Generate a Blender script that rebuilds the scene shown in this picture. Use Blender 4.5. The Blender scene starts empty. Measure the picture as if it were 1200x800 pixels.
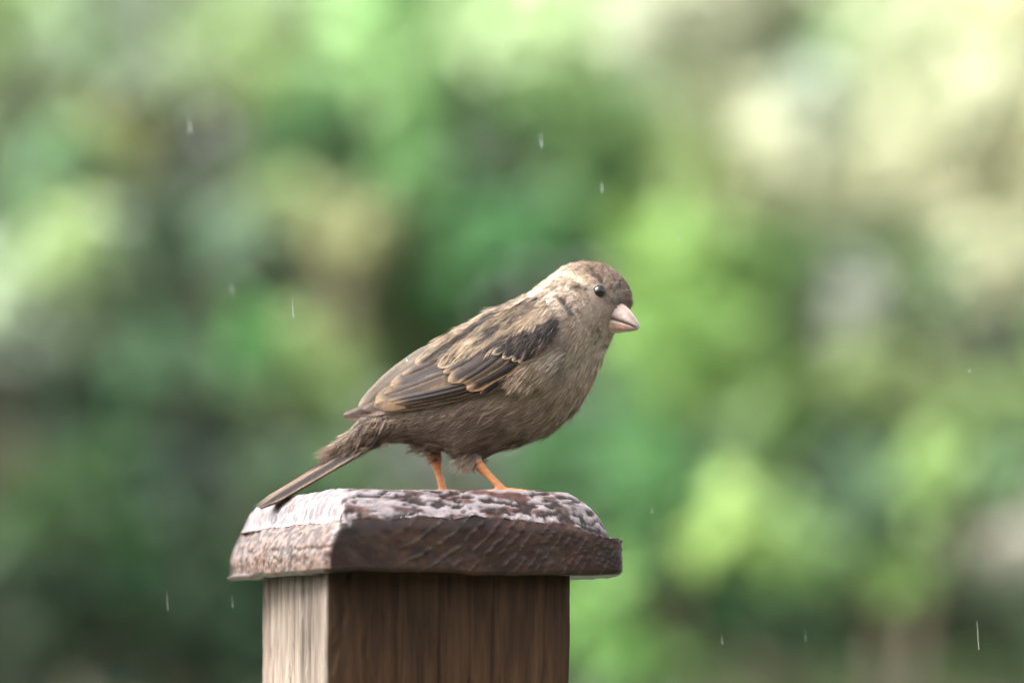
import bpy, math, random
import numpy as np
from mathutils import Vector

rng = np.random.default_rng(7)
random.seed(7)
sc = bpy.context.scene
R = math.radians

# ------------------------------------------------------------------ camera
FPX = 5168.0                      # focal length in photo pixels (1200 wide)
PITCH = math.atan(420 / FPX)
CAM = np.array([0.0, -1.6, 1.026])
cam_d = bpy.data.cameras.new('camera')
cam = bpy.data.objects.new('camera', cam_d)
sc.collection.objects.link(cam)
cam.location = CAM
cam.rotation_euler = (math.pi / 2 + PITCH, 0, 0)
cam_d.sensor_width = 36
cam_d.lens = 36 * FPX / 1200
cam_d.clip_start = 0.05
cam_d.clip_end = 1000
cam_d.dof.use_dof = True
cam_d.dof.focus_distance = 1.573
cam_d.dof.aperture_fstop = cam_d.lens / 31.0     # a 31 mm wide opening
sc.camera = cam

# ------------------------------------------------------------------ light
SUN_AZ, SUN_EL = -106.0, 50.0      # degrees from +Y, negative = to the left
w = bpy.data.worlds.new('World'); sc.world = w; w.use_nodes = True
nt = w.node_tree; nt.nodes.clear()
wo = nt.nodes.new('ShaderNodeOutputWorld'); bg = nt.nodes.new('ShaderNodeBackground')
sky = nt.nodes.new('ShaderNodeTexSky'); sky.sky_type = 'NISHITA'; sky.sun_disc = False
sky.sun_elevation = R(SUN_EL); sky.sun_rotation = R(SUN_AZ)
sky.air_density = 1.0; sky.dust_density = 6.0; sky.ozone_density = 1.0
hs = nt.nodes.new('ShaderNodeHueSaturation'); hs.inputs['Saturation'].default_value = 0.12
nt.links.new(sky.outputs[0], hs.inputs['Color']); nt.links.new(hs.outputs[0], bg.inputs[0])
bg.inputs[1].default_value = 0.15
nt.links.new(bg.outputs[0], wo.inputs[0])
sl = bpy.data.lights.new('sun', 'SUN'); sl.energy = 1.5; sl.angle = R(24); sl.color = (1, .97, .92)
so = bpy.data.objects.new('sun', sl); sc.collection.objects.link(so)
sd = Vector((math.sin(R(SUN_AZ)) * math.cos(R(SUN_EL)), math.cos(R(SUN_AZ)) * math.cos(R(SUN_EL)), math.sin(R(SUN_EL))))
so.rotation_euler = sd.to_track_quat('Z', 'Y').to_euler()
so.location = (-3, 2, 6)
vs = sc.view_settings
vs.view_transform = 'Standard'; vs.look = 'None'; vs.gamma = 1; vs.use_curve_mapping = False
vs.exposure = 2.7
sc.cycles.use_denoising = True
sc.cycles.max_bounces = 8
sc.cycles.transparent_max_bounces = 8

# ------------------------------------------------------------------ helpers
cp, sp = math.cos(PITCH), math.sin(PITCH)
def P(px, py, Y):
    """photo pixel + world depth Y -> world point(s)"""
    px = np.asarray(px, float); py = np.asarray(py, float)
    u = (px - 600) / FPX; v = (400 - py) / FPX
    dy = cp - v * sp; dz = sp + v * cp
    t = (Y - CAM[1]) / dy
    return np.stack([CAM[0] + u * t, CAM[1] + dy * t, CAM[2] + dz * t], -1)

S = 1.6 / FPX                     # metres per photo pixel in the bird's plane
Z400 = P(600, 400, 0)[2]
ZS = (P(600, 600, 0)[2] - Z400) / 200
def X_(px): return (np.asarray(px, float) - 600) * S
def Z_(py): return Z400 + (np.asarray(py, float) - 400) * ZS
def PX(x): return x / S + 600
def PY(z): return (z - Z400) / ZS + 400

def lin(c):
    c = np.asarray(c, float) / 255
    return np.where(c <= 0.04045, c / 12.92, ((c + 0.055) / 1.055) ** 2.4)

def hash3(i, j, k, seed):
    n = (i * 374761393 + j * 668265263 + k * 1274126177 + seed * 974634777) & 0xffffffff
    n = ((n ^ (n >> 13)) * 1274126177) & 0xffffffff
    n = (n ^ (n >> 16)) & 0xffffffff
    return n / 4294967295.0
def vnoise(p, seed=0):
    p = np.asarray(p, float)
    f = np.floor(p).astype(np.int64); t = p - f; t = t * t * (3 - 2 * t)
    r = 0
    for a in (0, 1):
        for b in (0, 1):
            for c in (0, 1):
                h = hash3(f[..., 0] + a, f[..., 1] + b, f[..., 2] + c, seed)
                r = r + h * (t[..., 0] if a else 1 - t[..., 0]) * (t[..., 1] if b else 1 - t[..., 1]) * (t[..., 2] if c else 1 - t[..., 2])
    return r
def fbm(p, o=4, seed=0):
    p = np.asarray(p, float); s = 0; a = 0.5; n = 0
    for i in range(o):
        s = s + a * vnoise(p * 2 ** i, seed + i); n += a; a *= .5
    return s / n
def sst(a, b, x):
    t = np.clip((x - a) / (b - a), 0, 1); return t * t * (3 - 2 * t)

def mesh_arrays(name, V, quads=None, tris=None, col=None, smooth=True, uv=None):
    V = np.asarray(V, np.float32).reshape(-1, 3)
    q = np.zeros((0, 4), np.int32) if quads is None else np.asarray(quads, np.int32).reshape(-1, 4)
    t = np.zeros((0, 3), np.int32) if tris is None else np.asarray(tris, np.int32).reshape(-1, 3)
    m = bpy.data.meshes.new(name)
    m.vertices.add(len(V)); m.vertices.foreach_set('co', V.ravel())
    nl = q.size + t.size
    m.loops.add(nl); m.loops.foreach_set('vertex_index', np.concatenate([q.ravel(), t.ravel()]))
    m.polygons.add(len(q) + len(t))
    st = np.concatenate([np.arange(len(q)) * 4, q.size + np.arange(len(t)) * 3]).astype(np.int32)
    m.polygons.foreach_set('loop_start', st)
    m.update(calc_edges=True)
    m.polygons.foreach_set('use_smooth', np.full(len(q) + len(t), smooth))
    if col is not None:
        a = m.attributes.new('Col', 'FLOAT_COLOR', 'POINT')
        c = np.ones((len(V), 4), np.float32); c[:, :3] = np.asarray(col, np.float32).reshape(-1, 3)
        a.data.foreach_set('color', c.ravel())
    if uv is not None:
        a = m.attributes.new('fuv', 'FLOAT_VECTOR', 'POINT')
        c = np.zeros((len(V), 3), np.float32); c[:, :uv.shape[-1]] = uv.reshape(len(V), -1)
        a.data.foreach_set('vector', c.ravel())
    m.validate(); m.update()
    return m

def link(name, mesh, mat, parent=None, loc=None):
    o = bpy.data.objects.new(name, mesh); sc.collection.objects.link(o)
    if mesh is not None and mat is not None and not mesh.materials:
        mesh.materials.append(mat)
    if parent is not None: o.parent = parent
    if loc is not None: o.location = loc
    return o
def tag(o, label=None, cat=None, group=None, kind=None):
    for k, v in (('label', label), ('category', cat), ('group', group), ('kind', kind)):
        if v: o[k] = v
    return o
def empty(name, loc):
    o = bpy.data.objects.new(name, None); sc.collection.objects.link(o); o.location = loc
    o.empty_display_size = .02
    return o

def tube(pts, rad, n=8, cap=True):
    pts = np.asarray(pts, float); m = len(pts)
    rad = np.broadcast_to(np.asarray(rad, float), (m,))
    T = np.gradient(pts, axis=0); T /= np.linalg.norm(T, axis=1)[:, None] + 1e-12
    ref = np.array([0.123, 1, .2]) if abs(T[0][1]) < .9 else np.array([1, .1, 0.2])
    A = np.cross(T, ref); A /= np.linalg.norm(A, axis=1)[:, None] + 1e-12
    B = np.cross(T, A)
    an = np.arange(n) * 2 * math.pi / n
    V = pts[:, None] + rad[:, None, None] * (np.cos(an)[None, :, None] * A[:, None] + np.sin(an)[None, :, None] * B[:, None])
    V = V.reshape(-1, 3)
    i = np.arange(m - 1)[:, None] * n; j = np.arange(n)[None]; j2 = (j + 1) % n
    Q = np.stack([i + j, i + j2, i + n + j2, i + n + j], -1).reshape(-1, 4)
    Tt = []
    if cap:
        V = np.vstack([V, pts[:1], pts[-1:]]); c0 = m * n; c1 = c0 + 1
        for k in range(n):
            Tt.append((c0, (k + 1) % n, k)); Tt.append((c1, (m - 1) * n + k, (m - 1) * n + (k + 1) % n))
    return V, Q, np.array(Tt, np.int32).reshape(-1, 3)
class MB:
    def __init__(s): s.V = []; s.Q = []; s.T = []; s.C = []; s.n = 0
    def add(s, V, Q=None, T=None, c=None):
        V = np.asarray(V, float).reshape(-1, 3)
        s.V.append(V)
        if Q is not None and len(Q): s.Q.append(np.asarray(Q) + s.n)
        if T is not None and len(T): s.T.append(np.asarray(T) + s.n)
        if c is not None: s.C.append(np.broadcast_to(np.asarray(c, float), V.shape))
        s.n += len(V)
    def mesh(s, name, off=(0, 0, 0), smooth=True):
        return mesh_arrays(name, np.vstack(s.V) - np.asarray(off), np.vstack(s.Q) if s.Q else None,
                           np.vstack(s.T) if s.T else None, np.vstack(s.C) if s.C else None, smooth)

# ------------------------------------------------------------------ materials
def mat(name):
    m = bpy.data.materials.new(name); m.use_nodes = True
    n = m.node_tree; b = n.nodes['Principled BSDF']
    return m, n, b
def N(n, t, **kw):
    x = n.nodes.new(t)
    for k, v in kw.items(): setattr(x, k, v)
    return x
def attr(n, nm):
    a = N(n, 'ShaderNodeAttribute'); a.attribute_name = nm; return a
def thin(n, b, amount):
    """mix in light passing through thin leaves or barbs"""
    tr = N(n, 'ShaderNodeBsdfTranslucent'); mx = N(n, 'ShaderNodeMixShader')
    mx.inputs[0].default_value = amount
    out = n.nodes['Material Output']
    n.links.new(b.outputs[0], mx.inputs[1]); n.links.new(tr.outputs[0], mx.inputs[2])
    n.links.new(mx.outputs[0], out.inputs[0])
    return tr

def m_barb():
    m, n, b = mat('plumage'); a = attr(n, 'Col')
    n.links.new(a.outputs['Color'], b.inputs['Base Color'])
    b.inputs['Roughness'].default_value = .62; b.inputs['Specular IOR Level'].default_value = .3
    tr = thin(n, b, .22); n.links.new(a.outputs['Color'], tr.inputs[0])
    return m
def m_feather():
    m, n, b = mat('feather'); a = attr(n, 'Col'); f = attr(n, 'fuv')
    # barbs: fine slanting streaks across the vane
    sx = N(n, 'ShaderNodeSeparateXYZ'); n.links.new(f.outputs['Vector'], sx.inputs[0])
    ab = N(n, 'ShaderNodeMath', operation='ABSOLUTE'); n.links.new(sx.outputs[1], ab.inputs[0])
    mu = N(n, 'ShaderNodeMath', operation='MULTIPLY_ADD'); n.links.new(ab.outputs[0], mu.inputs[0])
    mu.inputs[1].default_value = -.22; n.links.new(sx.outputs[0], mu.inputs[2])
    cb = N(n, 'ShaderNodeCombineXYZ'); n.links.new(mu.outputs[0], cb.inputs[0]); n.links.new(sx.outputs[2], cb.inputs[2])
    sc2 = N(n, 'ShaderNodeMath', operation='MULTIPLY'); n.links.new(sx.outputs[1], sc2.inputs[0]); sc2.inputs[1].default_value = .03
    n.links.new(sc2.outputs[0], cb.inputs[1])
    nz = N(n, 'ShaderNodeTexNoise'); nz.inputs['Scale'].default_value = 70; nz.inputs['Detail'].default_value = 4
    n.links.new(cb.outputs[0], nz.inputs['Vector'])
    rm = N(n, 'ShaderNodeMapRange'); n.links.new(nz.outputs[0], rm.inputs[0])
    rm.inputs[1].default_value = .3; rm.inputs[2].default_value = .7; rm.inputs[3].default_value = .5; rm.inputs[4].default_value = 1.5
    mm = N(n, 'ShaderNodeMix', data_type='RGBA', blend_type='MULTIPLY'); mm.inputs[0].default_value = 1
    n.links.new(a.outputs['Color'], mm.inputs[6]); n.links.new(rm.outputs[0], mm.inputs[7])
    n.links.new(mm.outputs[2], b.inputs['Base Color'])
    b.inputs['Roughness'].default_value = .6; b.inputs['Specular IOR Level'].default_value = .12
    bp = N(n, 'ShaderNodeBump'); bp.inputs['Strength'].default_value = .35; bp.inputs['Distance'].default_value = .0003
    n.links.new(nz.outputs[0], bp.inputs['Height']); n.links.new(bp.outputs[0], b.inputs['Normal'])
    tr = thin(n, b, .12); n.links.new(mm.outputs[2], tr.inputs[0])
    return m
def m_plain(name, col, rough=.5, **kw):
    m, n, b = mat(name); b.inputs['Base Color'].default_value = (*lin(col), 1); b.inputs['Roughness'].default_value = rough
    for k, v in kw.items(): b.inputs[k.replace('_', ' ')].default_value = v
    return m
def m_body():
    m, n, b = mat('bird_skin'); a = attr(n, 'Col')
    n.links.new(a.outputs['Color'], b.inputs['Base Color']); b.inputs['Roughness'].default_value = .55
    nz = N(n, 'ShaderNodeTexNoise'); nz.inputs['Scale'].default_value = 900; nz.inputs['Detail'].default_value = 3
    tc = N(n, 'ShaderNodeTexCoord'); n.links.new(tc.outputs['Object'], nz.inputs['Vector'])
    bp = N(n, 'ShaderNodeBump'); bp.inputs['Strength'].default_value = .4; bp.inputs['Distance'].default_value = .0004
    n.links.new(nz.outputs[0], bp.inputs['Height']); n.links.new(bp.outputs[0], b.inputs['Normal'])
    b.inputs['Subsurface Weight'].default_value = .25; b.inputs['Subsurface Radius'].default_value = (1, .35, .15)
    b.inputs['Subsurface Scale'].default_value = .0015
    return m
def m_beak(name):
    m, n, b = mat(name); a = attr(n, 'Col')
    nz = N(n, 'ShaderNodeTexNoise'); nz.inputs['Scale'].default_value = 700; nz.inputs['Detail'].default_value = 4
    tc = N(n, 'ShaderNodeTexCoord'); n.links.new(tc.outputs['Object'], nz.inputs['Vector'])
    rm = N(n, 'ShaderNodeMapRange'); n.links.new(nz.outputs[0], rm.inputs[0])
    rm.inputs[1].default_value = .3; rm.inputs[2].default_value = .7; rm.inputs[3].default_value = .7; rm.inputs[4].default_value = 1.2
    mm = N(n, 'ShaderNodeMix', data_type='RGBA', blend_type='MULTIPLY'); mm.inputs[0].default_value = 1
    n.links.new(a.outputs['Color'], mm.inputs[6]); n.links.new(rm.outputs[0], mm.inputs[7])
    n.links.new(mm.outputs[2], b.inputs['Base Color'])
    b.inputs['Roughness'].default_value = .34
    b.inputs['Subsurface Weight'].default_value = .2; b.inputs['Subsurface Radius'].default_value = (1, .5, .4)
    b.inputs['Subsurface Scale'].default_value = .001
    bp = N(n, 'ShaderNodeBump'); bp.inputs['Strength'].default_value = .5; bp.inputs['Distance'].default_value = .0003
    n.links.new(nz.outputs[0], bp.inputs['Height']); n.links.new(bp.outputs[0], b.inputs['Normal'])
    return m
def m_leaf():
    m, n, b = mat('leaf'); a = attr(n, 'Col')
    n.links.new(a.outputs['Color'], b.inputs['Base Color']); b.inputs['Roughness'].default_value = .55
    b.inputs['Specular IOR Level'].default_value = .25
    tr = thin(n, b, .5); n.links.new(a.outputs['Color'], tr.inputs[0])
    return m
def m_bark():
    m, n, b = mat('bark'); nz = N(n, 'ShaderNodeTexNoise'); nz.inputs['Scale'].default_value = 30
    cr = N(n, 'ShaderNodeValToRGB'); cr.color_ramp.elements[0].color = (.03, .022, .015, 1); cr.color_ramp.elements[1].color = (.14, .1, .07, 1)
    n.links.new(nz.outputs[0], cr.inputs[0]); n.links.new(cr.outputs[0], b.inputs['Base Color']); b.inputs['Roughness'].default_value = .9
    return m
def m_ground():
    m, n, b = mat('lawn'); nz = N(n, 'ShaderNodeTexNoise'); nz.inputs['Scale'].default_value = 3; nz.inputs['Detail'].default_value = 8
    tc = N(n, 'ShaderNodeTexCoord'); n.links.new(tc.outputs['Object'], nz.inputs['Vector'])
    cr = N(n, 'ShaderNodeValToRGB'); cr.color_ramp.elements[0].color = (.035, .042, .025, 1); cr.color_ramp.elements[1].color = (.09, .1, .062, 1)
    n.links.new(nz.outputs[0], cr.inputs[0]); n.links.new(cr.outputs[0], b.inputs['Base Color']); b.inputs['Roughness'].default_value = .95
    return m
def m_wood(name, wet):
    """colour comes from the 'Col' attribute laid by the grain code; fine fibre by noise"""
    m, n, b = mat(name); a = attr(n, 'Col'); f = attr(n, 'fuv')
    mp = N(n, 'ShaderNodeMapping'); n.links.new(f.outputs['Vector'], mp.inputs[0])
    mp.inputs['Scale'].default_value = (900, 900, 45) if not wet else (420, 420, 420)
    nz = N(n, 'ShaderNodeTexNoise'); nz.inputs['Scale'].default_value = 1; nz.inputs['Detail'].default_value = 7; nz.inputs['Roughness'].default_value = .7
    n.links.new(mp.outputs[0], nz.inputs['Vector'])
    rm = N(n, 'ShaderNodeMapRange'); n.links.new(nz.outputs[0], rm.inputs[0])
    rm.inputs[1].default_value = .3; rm.inputs[2].default_value = .7; rm.inputs[3].default_value = .6; rm.inputs[4].default_value = 1.3
    mm = N(n, 'ShaderNodeMix', data_type='RGBA', blend_type='MULTIPLY'); mm.inputs[0].default_value = 1
    n.links.new(a.outputs['Color'], mm.inputs[6]); n.links.new(rm.outputs[0], mm.inputs[7])
    n.links.new(mm.outputs[2], b.inputs['Base Color'])
    bp = N(n, 'ShaderNodeBump'); bp.inputs['Strength'].default_value = .5; bp.inputs['Distance'].default_value = .0004
    n.links.new(nz.outputs[0], bp.inputs['Height']); n.links.new(bp.outputs[0], b.inputs['Normal'])
    if wet:
        b.inputs['Roughness'].default_value = .5
        b.inputs['Coat Weight'].default_value = .32; b.inputs['Specular IOR Level'].default_value = .15; b.inputs['Coat Roughness'].default_value = .15; b.inputs['Coat IOR'].default_value = 1.36
        b2 = N(n, 'ShaderNodeBump'); b2.inputs['Strength'].default_value = .35; b2.inputs['Distance'].default_value = .0004
        n.links.new(nz.outputs[0], b2.inputs['Height']); n.links.new(b2.outputs[0], b.inputs['Coat Normal'])
    else:
        b.inputs['Roughness'].default_value = .8; b.inputs['Specular IOR Level'].default_value = .15
    return m
def m_water():
    m, n, b = mat('water'); b.inputs['Base Color'].default_value = (1, 1, 1, 1); b.inputs['Roughness'].default_value = 0.02
    b.inputs['IOR'].default_value = 1.33; b.inputs['Transmission Weight'].default_value = 1
    return m
M_BARB, M_FEATHER, M_BODY, M_LEAF, M_BARK, M_GROUND, M_WATER = m_barb(), m_feather(), m_body(), m_leaf(), m_bark(), m_ground(), m_water()
M_CAP, M_POST = m_wood('wet_wood', True), m_wood('weathered_wood', False)
M_BEAK = m_beak('beak_horn')
M_EYE = m_plain('eye', (7, 5, 5), .05, Specular_IOR_Level=.35)
M_RING = m_plain('eye_ring', (70, 58, 50), .6)
M_CLAW = m_plain('claw', (60, 45, 38), .4)

# ------------------------------------------------------------------ ground
gx = 300.0
lawn = link('lawn', mesh_arrays('lawn', [(-gx, -gx, 0), (gx, -gx, 0), (gx, gx, 0), (-gx, gx, 0)], [(0, 1, 2, 3)]), M_GROUND)
tag(lawn, kind='structure')

# ------------------------------------------------------------------ fence post
def rounded_block(hx, hy, z0, z1, res, prof):
    """closed box surface on a fine grid; prof(t in 0..1 up) gives the inset there. Returns V,Q,side id,uvw"""
    nx, ny = max(2, int(2 * hx / res)), max(2, int(2 * hy / res))
    loop = []
    for i in range(nx): loop.append((-1 + 2 * i / nx, -1))
    for i in range(ny): loop.append((1, -1 + 2 * i / ny))
    for i in range(nx): loop.append((1 - 2 * i / nx, 1))
    for i in range(ny): loop.append((-1, 1 - 2 * i / ny))
    return np.array(loop), nx, ny

def build_post():
    th_post, th_cap = R(17.5), R(22)
    zt = 1.10                                   # top of the cap
    base_cap = np.array([-.0335, -.0017, 0.])
    # ---- cap: rows from underside centre, up the sides, the slope, the flat top
    H = .0562
    rows = []     # (half size, z)
    zb, zs = zt - .0300, zt - .0098             # underside, top of the vertical sides
    for k in range(10): rows.append((H * (.55 + .43 * k / 9), zb))
    rows += [(H - .0006, zb + .0003), (H, zb + .0012)]
    for k in range(1, 30): rows.append((H, zb + .0012 + (zs - zb - .0012) * k / 30))
    for k in range(0, 25): rows.append((H - .013 * k / 24 - .0004 * min(k, 3) / 3, zs + (zt - zs) * k / 24))
    for k in range(1, 45): rows.append(((H - .0134) * (1 - k / 45), zt))
    rows = np.array(rows)
    n = 168
    per = []
    for s in range(4):
        for i in range(n // 4 * 1): per.append((s, -1 + 2 * i / (n // 4)))
    n4 = 150
    t = -1 + 2 * np.arange(n4) / n4
    ring = np.concatenate([np.stack([t, -np.ones(n4)], 1), np.stack([np.ones(n4), t], 1), np.stack([-t, np.ones(n4)], 1), np.stack([-np.ones(n4), -t], 1)])
    # round the four upright corners a little
    def corner(r, h, rad=.0022):
        q = r * h
        lim = h - rad
        c = np.clip(q, -lim, lim); d = q - c
        L = np.linalg.norm(d, axis=1); both = (np.abs(d[:, 0]) > 0) & (np.abs(d[:, 1]) > 0)
        f = np.where(both, rad / np.maximum(L, 1e-9), 1)
        f = np.minimum(f, 1)
        return c + d * f[:, None]
    V = []
    for h, z in rows:
        q = corner(ring, h, min(.0036, h * .4)); V.append(np.column_stack([q, np.full(len(q), z)]))
    V = np.array(V)                                    # rows, ring, 3
    nr, nn = V.shape[:2]
    # normals by finite differences
    du = np.roll(V, -1, 1) - np.roll(V, 1, 1); dv = np.gradient(V, axis=0)
    Nn = np.cross(du, dv); Nn /= np.linalg.norm(Nn, axis=2)[..., None] + 1e-12
    p = V.reshape(-1, 3); nrm = Nn.reshape(-1, 3)
    x, y, z = p.T
    zc = z - zb
    side = np.repeat(np.arange(nr), nn)
    vert = (side >= 12) & (side < 41)
    slope = (side >= 41) & (side < 66)
    top = side >= 66
    front = y < -H * .96; left = x < -H * .96
    d = np.zeros(len(p))
    # slow warp: old board, corners worn away
    warp = (fbm(p * 38, 3, 3) - .5) * .0026
    d += np.where((side >= 8) & (side < 41), 0, warp)
    d -= .0022 * sst(.85, 1.15, (np.abs(x) / H) * (np.abs(y) / H)) * sst(.010, .022, zc)
    d -= .0010 * sst(.02, .055, x) * slope * sst(-.02, -.05, y)
    # growth rings in relief on the front: arcs about a centre up and to the left
    rr = np.hypot(x + .062, (z - zt) - .052)
    ringp = 8.8 * (rr / .1) ** 2.94
    g = np.abs(((ringp + .5 * fbm(p * 120, 2, 9)) % 1) - .5) * 2
    groove = sst(.72, 1, g)
    facing = sst(-.035, .0, x + .25 * (zt - z))
    d += sst(.8, 1, g) * .0008 * front * facing * sst(.35, .6, fbm(p * 380, 2, 12))
    d += (vnoise(p * np.array([900, 900, 700]), 5) - .5) * .0002 * front * facing
    d += (fbm(p * 300, 3, 6) - .5) * .0003 * (front | top)
    # left end grain: bubbly, with an upright crack zone
    bub = fbm(p * np.array([1, 420, 640]), 4, 21)
    crk = np.exp(-((y - .012) / .006) ** 2)
    hor = np.exp(-((zc - .009 + .004 * (fbm(p * np.array([1, 90, 1]), 2, 23) - .5)) / .0006) ** 2) * sst(.4, .6, fbm(p * 60, 2, 24))
    d += ((bub - .5) * .0011 * (1 - .5 * crk) - .0007 * hor + crk * (vnoise(p * np.array([1, 900, 90]), 8) - .5) * .0016) * left * vert
    # pits eaten into the sloping top, smoother on the left slope
    lefts = slope & (np.abs(x) > np.abs(y)) & (x < 0)
    pit = .5 * fbm(p * np.array([130, 420, 420]), 4, 31) + .5 * fbm(p * np.array([330, 800, 800]), 3, 34)
    pitm = sst(.51, .57, pit) * np.where(lefts, .3, 1)
    amp = np.where(lefts, .0003, .0006)
    d -= pitm * amp * (slope | top)
    d += (fbm(p * 420, 3, 33) - .5) * np.where(lefts, .0005, .0005) * (slope | top)
    # keep the flat where the feet stand level
    d = np.where(top, np.minimum(d, 0) * .8, d)
    d = np.where(vert, d * sst(.0012, .0042, zc), np.where((side >= 8) & (side < 12), 0, d))
    d -= .0012 * np.exp(-((z - zs) / .0026) ** 2) * (vert | slope)
    d -= .0022 * left * vert * sst(.02, .055, y)
    lower = side < 8
    d += (fbm(p * 160, 3, 40) - .5) * .0008 * (lower & (side > 4))
    p2 = p + nrm * d[:, None]
    hn = nrm * np.array([1, 1, 0]); hn /= np.linalg.norm(hn, axis=1)[:, None] + 1e-9
    hn = np.where((side < 12)[:, None], np.column_stack([x, y, 0 * x]) / (np.hypot(x, y)[:, None] + 1e-9), hn)
    p2 += hn * (warp * ((side >= 8) & (side < 41)))[:, None]
    fall = sst(-H + .014, -H + .001, x)
    p2[:, 0] += fall * .0042 * np.where(vert, sst(.006, .0202, zc), np.where(slope, 1 - (z - zs) / (zt - zs), 0))
    p2[:, 2] -= fall * .0016 * np.exp(-((z - zs) / .004) ** 2)
    edge = np.exp(-((z - zs) / .0036) ** 2)
    p2[:, 2] += edge * (fbm(p * np.array([120, 120, 1]), 4, 43) - .55) * .0042 * np.where(left, .6, 1)
    p2[:, 2] -= edge * .0034 * sst(.015, .05, x)
    p2[:, 2] -= np.exp(-((z - zs) / .006) ** 2) * .003 * sst(.035, .055, x) * sst(-.03, -.055, y)
    p2[:, 2] += np.exp(-((z - zb) / .0035) ** 2) * (fbm(p * np.array([70, 70, 1]), 3, 44) - .5) * .0022
    p2[:, 2] = np.where(top, np.minimum(p2[:, 2], zt), p2[:, 2])
    # colour: dark red-brown wet board, paler in the soft wood between rings, blackened pits
    dk, md, lt = lin((48, 26, 20)), lin((86, 48, 34)), lin((128, 82, 58))
    k1 = fbm(p * np.array([60, 60, 90]), 4, 50)[:, None]
    c = dk + (md - dk) * sst(.35, .65, k1)
    c = c + (lt - c) * (sst(.55, .8, fbm(p * np.array([110, 110, 200]), 3, 55)) * .45)[:, None]
    warm = np.exp(-(((x + .020) / .012) ** 2 + ((z - zt + .020) / .010) ** 2)) * front
    c = c + (lin((128, 84, 56)) - c) * (warm * .7 * sst(.35, .6, fbm(p * 260, 3, 60)))[:, None]
    c = c * (1 - .3 * (groove * front * facing))[:, None]
    speck = sst(.78, .95, g) * sst(.45, .62, fbm(p * 520, 2, 13)) * front * facing
    c = c + (lin((150, 128, 118)) - c) * (.85 * speck)[:, None]
    c = np.where((left & vert)[:, None], c + (lin((160, 130, 114)) - c) * (.08 + .9 * sst(.44, .6, bub))[:, None], c)
    c = np.where((slope | top)[:, None], c * .3 + lin((62, 45, 42)) * .7, c)
    vertc = (side >= 5) & (side < 41)
    sky_sheen = np.maximum(sst(.36, .52, fbm(p * np.array([150, 420, 420]), 4, 61)), lefts * .3) * (1 - pitm) * (slope | top)  # sky reflected in the water film, put in as pale patches
    c = c + (lin((134, 126, 129)) - c) * (sky_sheen * np.where(lefts, .7, .72))[:, None]
    c = c * (1 - .8 * pitm * slope)[:, None]
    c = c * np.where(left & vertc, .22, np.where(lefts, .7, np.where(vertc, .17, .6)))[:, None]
    Q = []
    i = np.arange(nr - 1)[:, None] * nn; j = np.arange(nn)[None]; j2 = (j + 1) % nn
    Q = np.stack([i + j, i + j2, i + nn + j2, i + nn + j], -1).reshape(-1, 4)
    # close the top
    vv = np.vstack([p2, [[0, 0, zt - .0002]]]); cc = np.vstack([c, c[-1:]]); uvw = np.vstack([p, [[0, 0, zt]]])
    T = [((nr - 1) * nn + k, (nr - 1) * nn + (k + 1) % nn, nr * nn) for k in range(nn)]
    def rot(v, th):
        cth, sth = math.cos(th), math.sin(th)
        return np.column_stack([v[:, 0] * cth - v[:, 1] * sth, v[:, 0] * sth + v[:, 1] * cth, v[:, 2]])
    root = empty('fence_post', base_cap)
    tag(root, 'square weathered wooden fence post with a dark wet cap under the sparrow', 'fence post')
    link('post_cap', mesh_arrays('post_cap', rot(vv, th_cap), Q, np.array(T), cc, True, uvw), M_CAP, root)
    # ---- shaft: vertical grain cut into four faces
    h = .045; zs_ = np.concatenate([np.linspace(-.05, .95, 8)[:-1], np.linspace(.95, zb + .0015, 130)])
    n4 = 130; t = -1 + 2 * np.arange(n4) / n4
    ring = np.concatenate([np.stack([t, -np.ones(n4)], 1), np.stack([np.ones(n4), t], 1), np.stack([-t, np.ones(n4)], 1), np.stack([-np.ones(n4), -t], 1)])
    q = corner(ring, h, .0013)
    V = np.concatenate([np.column_stack([q, np.full(len(q), zz)]) for zz in zs_])
    nr, nn = len(zs_), len(q)
    out = np.column_stack([np.clip(V[:, 0] / h, -1, 1), np.clip(V[:, 1] / h, -1, 1)])
    out = np.where(np.abs(out) > .97, np.sign(out), 0); L = np.linalg.norm(out, axis=1); out = out / np.maximum(L, 1)[:, None]
    zz = V[:, 2]
    wob = (fbm(np.column_stack([V[:, 0] * 20, V[:, 1] * 20, zz * 9]), 2, 70) - .5) * .012
    gc = np.column_stack([(V[:, 0] + wob) * 240, (V[:, 1] + wob) * 240, zz * 16])
    gr = .5 * fbm(gc, 4, 71) + .5 * fbm(np.column_stack([V[:, 0] * 380, V[:, 1] * 380, zz * 60]), 4, 72)
    line = sst(.62, .74, fbm(np.column_stack([(V[:, 0] + wob) * 620, (V[:, 1] + wob) * 620, zz * 14]), 2, 74))
    crack = sst(.84, .88, vnoise(np.column_stack([(V[:, 0] + wob) * 190, (V[:, 1] + wob) * 190, zz * 5]), 77))
    chip = sst(.6, .75, fbm(np.column_stack([V[:, 0] * 260, V[:, 1] * 260, zz * 70]), 3, 79))
    dd = (gr - .5) * .0012 - line * .0006 - crack * .0007 - chip * .0006
    kn = np.exp(-(((V[:, 1] - .004) / .004) ** 2 + ((zz - 1.028) / .011) ** 2)) * (V[:, 0] < -.04)
    dd -= kn * .0016 * vnoise(V * 800, 80)
    V2 = V + np.column_stack([out * dd[:, None], np.zeros(len(V))])
    a, b_, c_ = lin((98, 80, 64)), lin((132, 114, 94)), lin((66, 54, 44))
    col = a + (b_ - a) * sst(.35, .65, gr)[:, None]
    col = col + (c_ - col) * (sst(.5, .72, fbm(np.column_stack([V[:, 0] * 45, V[:, 1] * 45, zz * 12]), 3, 84)) * .45)[:, None]
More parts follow.
